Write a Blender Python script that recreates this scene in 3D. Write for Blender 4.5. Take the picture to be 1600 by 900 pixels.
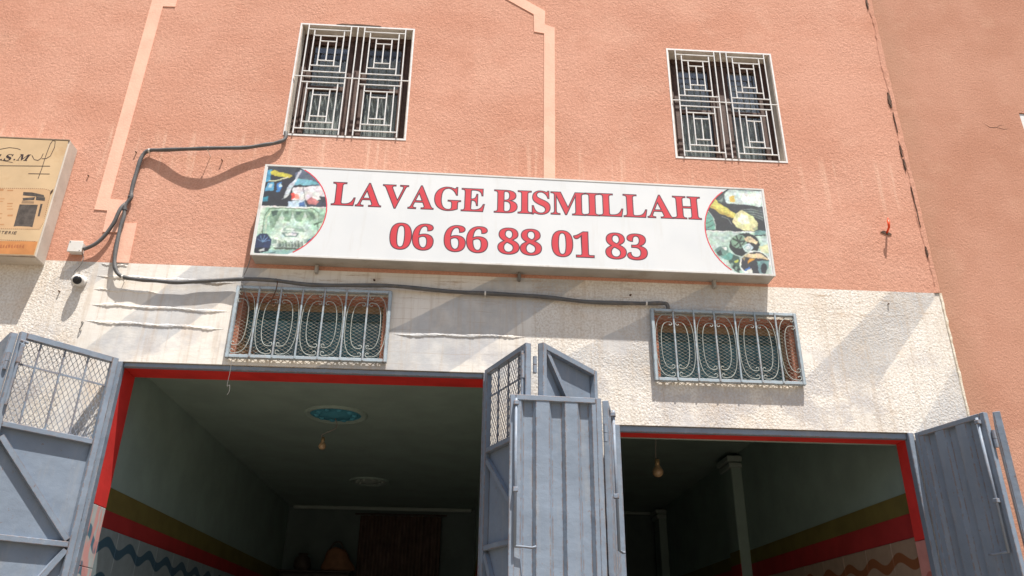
import bpy, math, random
import numpy as np
from mathutils import Vector, Matrix

for _o in list(bpy.data.objects): bpy.data.objects.remove(_o)
SC = bpy.context.scene
COL = SC.collection
random.seed(7)
RNG = np.random.default_rng(11)
rad = math.radians

# ------------------------------------------------------------------ camera
cd = bpy.data.cameras.new('camera'); cd.sensor_width = 36; cd.lens = 1244 / 1600 * 36
cd.clip_start = 0.05; cd.clip_end = 2000
cam = bpy.data.objects.new('camera', cd); COL.objects.link(cam)
_p, _y, _r = rad(24.95), rad(3.14), rad(0.762)
_f = Vector((math.sin(_y)*math.cos(_p), math.cos(_y)*math.cos(_p), math.sin(_p)))
_rt = Vector((math.cos(_y), -math.sin(_y), 0)); _u = _rt.cross(_f)
_r2 = _rt*math.cos(_r) + _u*math.sin(_r); _u2 = -_rt*math.sin(_r) + _u*math.cos(_r)
M = Matrix((( _r2.x, _u2.x, -_f.x), (_r2.y, _u2.y, -_f.y), (_r2.z, _u2.z, -_f.z))).to_4x4()
M.translation = (0, -5.6, 1.6); cam.matrix_world = M
SC.camera = cam

# ------------------------------------------------------------------ sky, sun, exposure
TO_SUN = Vector((0.5, -1.0, 3.2)).normalized()
SUN_EL = math.asin(TO_SUN.z); SUN_AZ = math.atan2(TO_SUN.x, TO_SUN.y)
wd = bpy.data.worlds.new('World'); SC.world = wd; wd.use_nodes = True
wn = wd.node_tree; bg = wn.nodes['Background']
sky = wn.nodes.new('ShaderNodeTexSky'); sky.sky_type = 'NISHITA'; sky.sun_disc = False
sky.sun_elevation = SUN_EL; sky.sun_rotation = SUN_AZ; sky.air_density = 1.2; sky.dust_density = 2.5; sky.ozone_density = 1.0
wn.links.new(sky.outputs[0], bg.inputs[0]); bg.inputs[1].default_value = 0.07
sl = bpy.data.lights.new('sun', 'SUN'); sl.energy = 5.0; sl.angle = rad(0.53); sl.color = (1.0, 0.945, 0.87)
sun = bpy.data.objects.new('sun', sl); COL.objects.link(sun); sun.location = (3, -6, 12)
sun.rotation_euler = (-TO_SUN).to_track_quat('-Z', 'Y').to_euler()
SC.view_settings.view_transform = 'Standard'; SC.view_settings.look = 'None'
SC.view_settings.exposure = 0.88; SC.view_settings.gamma = 1.0; SC.view_settings.use_curve_mapping = False
SC.render.engine = 'CYCLES'; SC.cycles.use_denoising = True
SC.cycles.diffuse_bounces = 3; SC.cycles.max_bounces = 10

# ------------------------------------------------------------------ node helper
class NT:
    def __init__(s, name):
        s.m = bpy.data.materials.new(name); s.m.use_nodes = True
        s.t = s.m.node_tree; s.b = s.t.nodes['Principled BSDF']; s.out = s.t.nodes['Material Output']
        s.pos = s.t.nodes.new('ShaderNodeNewGeometry').outputs['Position']
    def n(s, typ, **kw):
        nd = s.t.nodes.new(typ)
        for k, v in kw.items(): setattr(nd, k, v)
        return nd
    def put(s, sock, v):
        if hasattr(v, 'is_linked') or isinstance(v, bpy.types.NodeSocket): s.t.links.new(v, sock)
        else: sock.default_value = v
    def math(s, op, a, b=0.0, clamp=False):
        nd = s.n('ShaderNodeMath', operation=op, use_clamp=clamp); s.put(nd.inputs[0], a); s.put(nd.inputs[1], b); return nd.outputs[0]
    def scale(s, v, k):
        nd = s.n('ShaderNodeVectorMath', operation='MULTIPLY'); s.put(nd.inputs[0], v); s.put(nd.inputs[1], k); return nd.outputs[0]
    def noise(s, sc, det=2.0, vec=None, rough=0.5, dist=0.0):
        nd = s.n('ShaderNodeTexNoise'); s.put(nd.inputs['Vector'], vec or s.pos)
        nd.inputs['Scale'].default_value = sc; nd.inputs['Detail'].default_value = det; nd.inputs['Roughness'].default_value = rough
        nd.inputs['Distortion'].default_value = dist
        return nd.outputs[0]
    def vor(s, sc, vec=None, feat='F1'):
        nd = s.n('ShaderNodeTexVoronoi', feature=feat); s.put(nd.inputs['Vector'], vec or s.pos); nd.inputs['Scale'].default_value = sc
        return nd.outputs['Distance']
    def mr(s, v, a, b, c=0.0, d=1.0, smooth=True):
        nd = s.n('ShaderNodeMapRange', interpolation_type='SMOOTHSTEP' if smooth else 'LINEAR'); s.put(nd.inputs[0], v)
        for i, q in enumerate((a, b, c, d)): s.put(nd.inputs[i+1], q)
        return nd.outputs[0]
    def mix(s, f, a, b, mode='MIX'):
        nd = s.n('ShaderNodeMix', data_type='RGBA', blend_type=mode); s.put(nd.inputs[0], f)
        for i, q in ((6, a), (7, b)):
            if isinstance(q, (tuple, list)) and len(q) == 3: q = (*q, 1)
            s.put(nd.inputs[i], q)
        return nd.outputs[2]
    def rot(s, e):
        nd = s.n('ShaderNodeVectorRotate', rotation_type='EULER_XYZ'); s.t.links.new(s.pos, nd.inputs[0]); nd.inputs['Rotation'].default_value = e; return nd.outputs[0]
    def xyz(s):
        nd = s.n('ShaderNodeSeparateXYZ'); s.t.links.new(s.pos, nd.inputs[0]); return nd.outputs
    def col(s, v):
        if isinstance(v, tuple) and len(v) == 3: v = (*v, 1)
        s.put(s.b.inputs['Base Color'], v)
    def bump(s, h, strength=0.5, dist=0.01):
        nd = s.n('ShaderNodeBump'); nd.inputs['Strength'].default_value = 1.0; s.put(nd.inputs['Strength'], strength)
        nd.inputs['Distance'].default_value = dist; s.put(nd.inputs['Height'], h); s.t.links.new(nd.outputs[0], s.b.inputs['Normal'])
    def rough(s, v): s.put(s.b.inputs['Roughness'], v)
    def spec(s, v): s.b.inputs['Specular IOR Level'].default_value = v

MATS = {}
def mat(name, col, rough=0.7, var=0.12, vs=6.0, bump=0.0, bs=80.0, metal=0.0, spec=0.3, dirt=None, ds=3.0, da=0.5):
    if name in MATS: return MATS[name]
    s = NT(name)
    f = s.noise(vs, 4, rough=0.6)
    c = s.mix(s.mr(f, 0.3, 0.7), tuple(max(0, x*(1-var)) for x in col), tuple(min(1, x*(1+var)) for x in col))
    if dirt:
        g = s.mr(s.noise(ds, 6, rough=0.7), 0.52, 0.72, 0.0, da)
        c = s.mix(g, c, dirt)
    s.col(c); s.rough(rough); s.b.inputs['Metallic'].default_value = metal; s.spec(spec)
    if bump: s.bump(s.noise(bs, 3), bump, 0.004)
    MATS[name] = s.m
    return s.m

def m_stucco_pink():
    s = NT('salmon_stucco')
    x, y, z = s.xyz()
    big = s.noise(0.8, 6, s.scale(s.pos, (1.0, 1.0, 1.7)), 0.62)
    c = s.mix(s.mr(big, 0.32, 0.68), (0.575, 0.290, 0.205), (0.640, 0.350, 0.260))
    pat = s.mr(s.noise(2.1, 6, s.rot((0.3, 0.2, 0.1)), 0.66, 0.4), 0.50, 0.70, 0.0, 0.42)
    c = s.mix(pat, c, (0.68, 0.40, 0.30))
    drk = s.mr(s.noise(1.5, 6, s.rot((0.1, 0.6, 0.7)), 0.66), 0.56, 0.74, 0.0, 0.35)
    c = s.mix(drk, c, (0.46, 0.21, 0.135))
    grn = s.noise(70, 3, s.rot((0.2, 0.5, 0.1)), 0.65)
    c = s.mix(s.mr(grn, 0.32, 0.68), s.mix(1.0, c, (0.84, 0.82, 0.80), 'MULTIPLY'), c)
    # pale lime runs below the sills and above the sign
    run = s.mr(s.noise(9.0, 5, s.scale(s.pos, (1.5, 1, 0.07)), 0.7), 0.52, 0.72)
    zone = s.math('MULTIPLY', s.mr(z, 4.9, 5.25), s.mr(z, 5.62, 5.45))
    c = s.mix(s.math('MULTIPLY', s.math('MULTIPLY', run, zone), 0.55), c, (0.74, 0.50, 0.38))
    soot = s.mr(s.noise(6.5, 5, s.scale(s.pos, (1.8, 1, 0.09)), 0.7), 0.60, 0.80, 0.0, 0.30)
    c = s.mix(soot, c, (0.36, 0.19, 0.13))
    s.col(c); s.rough(0.95); s.spec(0.1)
    h = s.math('ADD', s.noise(44, 6, s.rot((0.4, 0.65, 0.3)), 0.74, 0.25), s.math('MULTIPLY', s.noise(27, 3, s.rot((0.9, 0.2, 0.5)), 0.6), 0.28))
    amp = s.mr(s.noise(1.7, 4, s.rot((0.5, 0.1, 0.2)), 0.6), 0.3, 0.7, 0.55, 1.0)
    s.bump(h, amp, 0.0115)
    return s.m

def m_stucco_brown():
    s = NT('brown_stucco')
    big = s.noise(1.3, 6, s.pos, 0.62)
    c = s.mix(s.mr(big, 0.35, 0.68), (0.475, 0.240, 0.165), (0.540, 0.290, 0.208))
    c = s.mix(s.mr(s.noise(3.4, 6, s.rot((0.3, 0.2, 0.1)), 0.68), 0.50, 0.72, 0.0, 0.35), c, (0.60, 0.36, 0.26))
    c = s.mix(s.mr(s.noise(5.5, 6, s.scale(s.pos, (1.3, 1, 0.3)), 0.7), 0.58, 0.78, 0.0, 0.28), c, (0.34, 0.18, 0.115))
    grn = s.noise(90, 3, None, 0.65)
    c = s.mix(s.mr(grn, 0.3, 0.7), s.mix(1.0, c, (0.82, 0.80, 0.78), 'MULTIPLY'), c)
    x, y, z = s.xyz()
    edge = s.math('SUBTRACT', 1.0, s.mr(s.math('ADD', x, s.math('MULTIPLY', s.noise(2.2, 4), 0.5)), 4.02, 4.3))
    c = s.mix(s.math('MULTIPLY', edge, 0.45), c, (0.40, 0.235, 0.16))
    s.col(c); s.rough(0.95); s.spec(0.1)
    s.bump(s.noise(55, 6, s.rot((0.4, 0.65, 0.3)), 0.74, 0.25), 0.8, 0.0085)
    return s.m

# old diagonal grey stripes on the dado: (x of left edge at z=4.3, slope, x of right edge, slope, lowest z, strength)
STRIPES = [(-3.0, 1.05, -2.655, 1.0, 4.02, 0.75), (-2.15, 1.1, -1.575, 0.95, 3.62, 0.95), (0.19, 0.60, 0.88, 0.77, 3.3, 1.0),
           (1.87, 0.55, 2.125, 1.35, 3.5, 0.8), (3.335, 0.95, 3.735, 1.22, 3.52, 0.95), (4.22, 1.28, 4.7, 1.2, 3.0, 0.7)]
def m_dado():
    s = NT('off_white_stucco')
    x, y, z = s.xyz()
    big = s.noise(1.6, 5, None, 0.62)
    c = s.mix(s.mr(big, 0.3, 0.72), (0.69, 0.645, 0.585), (0.79, 0.76, 0.715))
    warm = s.mr(s.noise(2.6, 5, s.scale(s.pos, (1.2, 1, 1.0)), 0.65), 0.52, 0.72, 0.0, 0.5)
    c = s.mix(warm, c, (0.67, 0.52, 0.38))
    wob = s.math('MULTIPLY', s.math('SUBTRACT', s.noise(9, 3), 0.5), 0.035)
    xw = s.math('ADD', x, wob)
    tot = None
    dz = s.math('SUBTRACT', z, 4.3)
    for (xl, sl_, xr, sr, zl, k) in STRIPES:
        le = s.math('SUBTRACT', xw, s.math('ADD', s.math('DIVIDE', dz, sl_), xl))
        re = s.math('SUBTRACT', s.math('ADD', s.math('DIVIDE', dz, sr), xr), xw)
        m_ = s.math('MULTIPLY', s.mr(le, -0.012, 0.012), s.mr(re, -0.012, 0.012))
        m_ = s.math('MULTIPLY', m_, s.mr(s.math('ADD', z, s.math('MULTIPLY', s.noise(3.5, 4), 0.5)), zl+0.12, zl+0.42, 0.0, k))
        tot = m_ if tot is None else s.math('MAXIMUM', tot, m_)
    worn = s.mr(s.noise(7, 5, None, 0.7), 0.25, 0.65, 0.55, 1.0)
    c = s.mix(s.math('MULTIPLY', tot, worn), c, s.mix(1.0, c, (0.63, 0.67, 0.735), 'MULTIPLY'))
    # grey cement smears low down, rust streaks
    low = s.math('MULTIPLY', s.mr(s.noise(2.4, 6, s.rot((0.3, 0.2, 0.1)), 0.64), 0.48, 0.64), s.mr(z, 3.88, 3.62))
    c = s.mix(s.math('MULTIPLY', low, 0.6), c, (0.42, 0.42, 0.45))
    rs = s.mr(s.noise(4.5, 7, s.scale(s.pos, (0.7, 1, 7.0)), 0.74), 0.53, 0.68, 0.0, 0.8)
    under = s.math('MULTIPLY', s.math('MULTIPLY', s.mr(z, 4.0, 4.12), s.mr(z, 4.3, 4.27)), s.mr(x, -1.9, -1.2))
    c = s.mix(s.math('MULTIPLY', rs, under), c, (0.36, 0.23, 0.13))
    hl = s.mr(s.math('ABSOLUTE', s.math('SUBTRACT', s.math('FRACT', s.math('ADD', s.math('MULTIPLY', z, 11.3), s.math('MULTIPLY', s.noise(2.2, 4), 0.5))), 0.5)), 0.035, 0.0)
    hl = s.math('MULTIPLY', s.math('MULTIPLY', hl, s.mr(s.noise(5, 5), 0.42, 0.62)), s.math('MULTIPLY', s.mr(x, -1.0, -0.6), s.mr(x, 0.7, 0.3)))
    c = s.mix(s.math('MULTIPLY', hl, 0.55), c, (0.34, 0.25, 0.18))
    sp_ = s.mr(s.noise(22, 6, s.rot((0.6, 0.3, 0.9)), 0.78), 0.64, 0.72, 0.0, 0.6)
    c = s.mix(sp_, c, (0.40, 0.31, 0.22))
    dr = s.mr(s.noise(13, 6, s.scale(s.pos, (1.3, 1, 0.07)), 0.74), 0.49, 0.68, 0.0, 0.45)
    c = s.mix(dr, c, (0.47, 0.375, 0.285))
    # left corner rust run
    smooth_x = s.math('MULTIPLY', s.mr(xw, -2.92, -2.84), s.mr(s.math('ADD', x, s.math('MULTIPLY', wob, 4.0)), 0.50, 0.42))
    patch = s.mr(s.noise(2.3, 4), 0.60, 0.66)
    smooth = s.math('MAXIMUM', smooth_x, s.math('MULTIPLY', patch, 0.7), True)
    grn = s.noise(60, 3, None, 0.6)
    c = s.mix(s.math('MULTIPLY', s.mr(grn, 0.35, 0.6, 0.45, 0.0), s.math('SUBTRACT', 1.0, smooth)), c, (0.45, 0.36, 0.27))
    s.col(c); s.rough(0.95); s.spec(0.1)
    rough_h = s.math('ADD', s.noise(44, 6, s.rot((0.4, 0.65, 0.3)), 0.74, 0.25), s.math('MULTIPLY', s.vor(60, s.rot((0.9, 0.2, 0.5))), -0.35))
    smooth_h = s.math('MULTIPLY', s.noise(14, 6, s.scale(s.rot((0.1, 0.15, 0.1)), (0.7, 1, 1.5)), 0.68), 0.42)
    nd = s.n('ShaderNodeMix', data_type='FLOAT'); s.put(nd.inputs[0], smooth); s.put(nd.inputs[2], rough_h); s.put(nd.inputs[3], smooth_h)
    s.bump(nd.outputs[0], s.mr(s.noise(1.9, 4, s.rot((0.5, 0.1, 0.2)), 0.6), 0.3, 0.7, 0.40, 0.95), 0.0078)
    return s.m

def m_ridge():
    s = NT('rough_plaster_ridge')
    s.col(s.mix(s.mr(s.noise(30, 4), 0.3, 0.7), (0.56, 0.48, 0.38), (0.74, 0.68, 0.58))); s.rough(0.95); s.spec(0.1)
    s.bump(s.noise(90, 4, None, 0.6), 0.9, 0.01); return s.m

def m_ground():
    s = NT('dusty_concrete')
    c = s.mix(s.mr(s.noise(0.7, 6, None, 0.6), 0.3, 0.7), (0.175, 0.142, 0.102), (0.235, 0.192, 0.14))
    s.col(c); s.rough(0.95); s.bump(s.noise(60, 4), 0.4, 0.01); return s.m

def m_steel(name, col, wear=0.25):
    if name in MATS: return MATS[name]
    s = NT(name)
    c = s.mix(s.mr(s.noise(2.6, 6, None, 0.65), 0.3, 0.72), tuple(x*0.90 for x in col), tuple(x*1.08 for x in col))
    c = s.mix(s.mr(s.noise(14, 6, s.scale(s.pos, (1, 1, 0.13)), 0.7), 0.50, 0.72, 0.0, wear), c, (0.36, 0.34, 0.31))
    c = s.mix(s.mr(s.noise(7, 6, s.rot((0.3, 0.4, 0.2)), 0.72), 0.62, 0.78, 0.0, 0.28), c, tuple(x*0.55 for x in col))
    c = s.mix(s.mr(s.noise(34, 6, s.rot((0.7, 0.4, 0.2)), 0.75), 0.635, 0.68, 0.0, 0.8), c, (0.17, 0.095, 0.065))
    c = s.mix(s.mr(s.noise(70, 4, s.rot((0.2, 0.9, 0.2)), 0.7), 0.68, 0.73, 0.0, 0.5), c, (0.55, 0.56, 0.56))
    bv = s.n('ShaderNodeBevel', samples=4); bv.inputs['Radius'].default_value = 0.012
    geo = s.n('ShaderNodeNewGeometry')
    dt = s.n('ShaderNodeVectorMath', operation='DOT_PRODUCT'); s.t.links.new(bv.outputs[0], dt.inputs[0]); s.t.links.new(geo.outputs['Normal'], dt.inputs[1])
    edge = s.math('MULTIPLY', s.mr(dt.outputs['Value'], 0.995, 0.90), s.mr(s.noise(20, 6, None, 0.72), 0.42, 0.56))
    c = s.mix(s.math('MULTIPLY', edge, 0.85), c, (0.19, 0.125, 0.095))
    s.col(c); s.rough(s.mr(s.noise(9, 4), 0.3, 0.7, 0.45, 0.75)); s.spec(0.35)
    s.bump(s.math('ADD', s.noise(4.5, 3), s.math('MULTIPLY', s.noise(120, 2), 0.06)), 0.35, 0.03)
    MATS[name] = s.m; return s.m

def m_glass(name, tint, refl=0.10, alpha=0.5):
    s = NT(name); t = s.t
    tr = s.n('ShaderNodeBsdfTransparent'); tr.inputs[0].default_value = (*tint, 1)
    gl = s.n('ShaderNodeBsdfGlossy'); gl.inputs['Roughness'].default_value = 0.04; gl.inputs[0].default_value = (0.8, 0.8, 0.8, 1)
    fr = s.n('ShaderNodeFresnel'); fr.inputs[0].default_value = 1.5
    mx = s.n('ShaderNodeMixShader'); f = s.math('MULTIPLY', fr.outputs[0], 0.30, True)
    t.links.new(f, mx.inputs[0]); t.links.new(tr.outputs[0], mx.inputs[1]); t.links.new(gl.outputs[0], mx.inputs[2])
    t.links.new(mx.outputs[0], s.out.inputs[0]); return s.m

def m_curtain(name, a, b):
    s = NT(name); x, y, z = s.xyz()
    w = s.n('ShaderNodeTexWave', bands_direction='Z'); w.inputs['Scale'].default_value = 14; w.inputs['Distortion'].default_value = 1.2; s.put(w.inputs['Vector'], s.pos)
    lace = s.mr(s.vor(48), 0.15, 0.5)
    c = s.mix(s.math('MULTIPLY', w.outputs[1], 0.5), a, b); c = s.mix(s.math('MULTIPLY', lace, 0.5), c, tuple(q*0.5 for q in a))
    s.col(c); s.rough(0.9); return s.m

def m_tile(name, base, wave, axis, amp=0.035, z0=2.29, wl=0.42, half=0.035, stain=None):
    s = NT(name); x, y, z = s.xyz()
    a = (x, y)[axis]
    sn = s.math('SINE', s.math('MULTIPLY', a, 2*math.pi/wl))
    d = s.math('ABSOLUTE', s.math('SUBTRACT', z, s.math('ADD', s.math('MULTIPLY', sn, amp), z0)))
    d2 = s.math('ABSOLUTE', s.math('SUBTRACT', z, s.math('ADD', s.math('MULTIPLY', sn, amp), z0-0.24)))
    f = s.math('MAXIMUM', s.mr(d, half+0.006, half-0.004), s.mr(d2, half+0.006, half-0.004))
    c = s.mix(s.mr(s.noise(12, 5), 0.3, 0.7), tuple(q*0.88 for q in base), base)
    c = s.mix(f, c, wave)
    if stain: c = s.mix(s.mr(s.noise(9, 4, s.scale(s.pos, (2.5, 2.5, 0.5))), 0.45, 0.55, 0.0, 0.85), c, stain)
    s.col(c); s.rough(0.25); s.spec(0.5); return s.m

def m_face():
    s = NT('white_sign_vinyl')
    c = s.mix(s.mr(s.noise(3, 4), 0.3, 0.7), (0.60, 0.625, 0.645), (0.635, 0.655, 0.67))
    c = s.mix(s.mr(s.noise(8, 5, s.scale(s.pos, (1.4, 1, 0.15)), 0.7), 0.52, 0.74, 0.0, 0.22), c, (0.46, 0.42, 0.36))
    s.col(c); s.rough(0.42); s.spec(0.4); s.bump(s.noise(1.6, 2), 0.25, 0.02); return s.m

def m_print():
    s = NT('printed_picture'); a = s.n('ShaderNodeVertexColor', layer_name='ink')
    s.col(a.outputs[0]); s.rough(0.45); return s.m

PINK = m_stucco_pink(); DADO = m_dado(); BROWN = m_stucco_brown(); RIDGE = m_ridge(); GROUND = m_ground()
STEEL = m_steel('blue_grey_gate_paint', (0.190, 0.235, 0.300)); STEEL_L = m_steel('pale_blue_grille_paint', (0.33, 0.40, 0.45), 0.35)
MESHW = mat('tan_grey_wire', (0.34, 0.32, 0.27), 0.6, 0.2, 20)
SCROLLM = mat('weathered_scroll_paint', (0.34, 0.37, 0.35), 0.6, 0.2, 20, dirt=(0.30, 0.24, 0.15), ds=12, da=0.6)
RUST = mat('rusty_iron', (0.10, 0.055, 0.035), 0.85, 0.3, 30, 0.6)
WHITEBAR = mat('white_bar_paint', (0.655, 0.655, 0.655), 0.5, 0.08, 20, dirt=(0.35, 0.28, 0.22), ds=25, da=0.4)
TRIM = mat('pale_pink_trim_paint', (0.76, 0.445, 0.335), 0.9, 0.07, 5, 0.4, 70, dirt=(0.60, 0.33, 0.24), ds=6, da=0.35)
REDPAINT = mat('red_wall_paint', (0.60, 0.035, 0.03), 0.7, 0.12, 4, 0.2, 40)
REDDARK = mat('deep_red_stripe_paint', (0.34, 0.026, 0.026), 0.7, 0.12, 4)
OLIVE = mat('olive_wall_paint', (0.15, 0.125, 0.035), 0.8, 0.12, 4)
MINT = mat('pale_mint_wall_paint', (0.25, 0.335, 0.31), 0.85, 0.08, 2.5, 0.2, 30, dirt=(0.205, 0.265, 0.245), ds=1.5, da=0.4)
REVEAL_W = mat('off_white_reveal_plaster', (0.56, 0.51, 0.45), 0.9, 0.12, 12, 0.4, 60, dirt=(0.35, 0.26, 0.19), ds=6, da=0.6)
REVEAL_P = mat('salmon_reveal_plaster', (0.40, 0.165, 0.105), 0.95, 0.15, 10, 0.5, 60)
WOOD = mat('dark_brown_window_wood', (0.075, 0.042, 0.032), 0.6, 0.25, 18, 0.3, 60)
WOOD_T = mat('tan_window_wood', (0.26, 0.18, 0.10), 0.7, 0.2, 18, 0.3, 60)
TEAL = mat('teal_painted_glass', (0.035, 0.115, 0.125), 0.22, 0.35, 4, spec=0.6, dirt=(0.10, 0.13, 0.12), ds=5, da=0.6)
GLASS = m_glass('window_glass', (0.87, 0.88, 0.88), 0.03)
CURT = m_curtain('grey_green_lace_curtain', (0.50, 0.54, 0.51), (0.68, 0.69, 0.64))
DARKROOM = mat('dim_room_plaster', (0.22, 0.20, 0.18), 0.9)
CONDUIT = mat('grey_conduit_plastic', (0.105, 0.105, 0.108), 0.55, 0.15, 12, 0.3, 90, dirt=(0.22, 0.18, 0.14), ds=14, da=0.5)
PVC = mat('grey_white_plastic', (0.62, 0.60, 0.57), 0.5, 0.05, 10, dirt=(0.4, 0.34, 0.27), ds=20, da=0.4)
BLACKP = mat('black_plastic', (0.02, 0.02, 0.022), 0.25, 0.1)
SIGNCASE = mat('grey_sign_casing', (0.40, 0.385, 0.36), 0.6, 0.12, 3, 0.2, 30, dirt=(0.28, 0.22, 0.16), ds=4, da=0.5)
FACE = m_face(); PRINT = m_print()
LRED = mat('faded_red_lettering', (0.53, 0.040, 0.055), 0.5, 0.06, 5)
LDARK = mat('dark_lettering_outline', (0.075, 0.035, 0.05), 0.5, 0.05)
RING = mat('red_picture_border', (0.62, 0.06, 0.085), 0.5, 0.08)
ADFACE = mat('sun_bleached_beige_panel', (0.545, 0.395, 0.235), 0.55, 0.10, 2.2, dirt=(0.44, 0.26, 0.12), ds=2.5, da=0.6)
ADCASE = mat('aged_white_casing', (0.52, 0.47, 0.41), 0.6, 0.10, 5, 0.2, 40, dirt=(0.36, 0.27, 0.19), ds=7, da=0.5)
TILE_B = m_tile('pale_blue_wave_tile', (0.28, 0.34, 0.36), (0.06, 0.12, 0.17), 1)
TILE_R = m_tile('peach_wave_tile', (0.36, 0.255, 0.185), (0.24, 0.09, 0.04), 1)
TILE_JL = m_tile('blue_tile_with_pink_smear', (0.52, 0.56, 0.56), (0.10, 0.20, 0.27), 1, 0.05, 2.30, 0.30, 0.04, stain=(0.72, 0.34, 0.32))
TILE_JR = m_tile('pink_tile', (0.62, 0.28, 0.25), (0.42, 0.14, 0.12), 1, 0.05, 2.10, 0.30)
BACKW = mat('shade_darkened_back_wall', (0.10, 0.135, 0.135), 0.85, 0.12, 2.5, dirt=(0.07, 0.09, 0.09), ds=2, da=0.6)  # blue-green darkened so the colour itself carries the shade of the unlit room depth
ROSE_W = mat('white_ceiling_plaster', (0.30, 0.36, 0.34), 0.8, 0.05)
ROSE_B = mat('blue_rose_paint', (0.06, 0.255, 0.36), 0.8, 0.15, 9)
AMBER = mat('amber_bulb_glass', (0.34, 0.235, 0.14), 0.25, 0.1, spec=0.6)
BRASS = mat('dull_brass', (0.30, 0.22, 0.12), 0.5, 0.1, metal=0.5)
WIRE = mat('thin_grey_wire', (0.20, 0.19, 0.18), 0.6)
ORANGE = mat('orange_red_plastic', (0.75, 0.075, 0.02), 0.45, 0.05)
STRAW = mat('dry_straw', (0.34, 0.23, 0.13), 0.9, 0.3, 40)
CLOTH = mat('brown_curtain_cloth', (0.085, 0.062, 0.05), 0.9, 0.2, 6)
LEATHER = mat('tan_bag_leather', (0.20, 0.10, 0.055), 0.6, 0.2, 8)
DARKWOOD = mat('dark_shelf_wood', (0.05, 0.04, 0.035), 0.6, 0.2, 10)
CRACK = mat('dark_crack_mortar', (0.10, 0.062, 0.045), 0.95, 0.3, 20, 0.8, 70)

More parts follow.
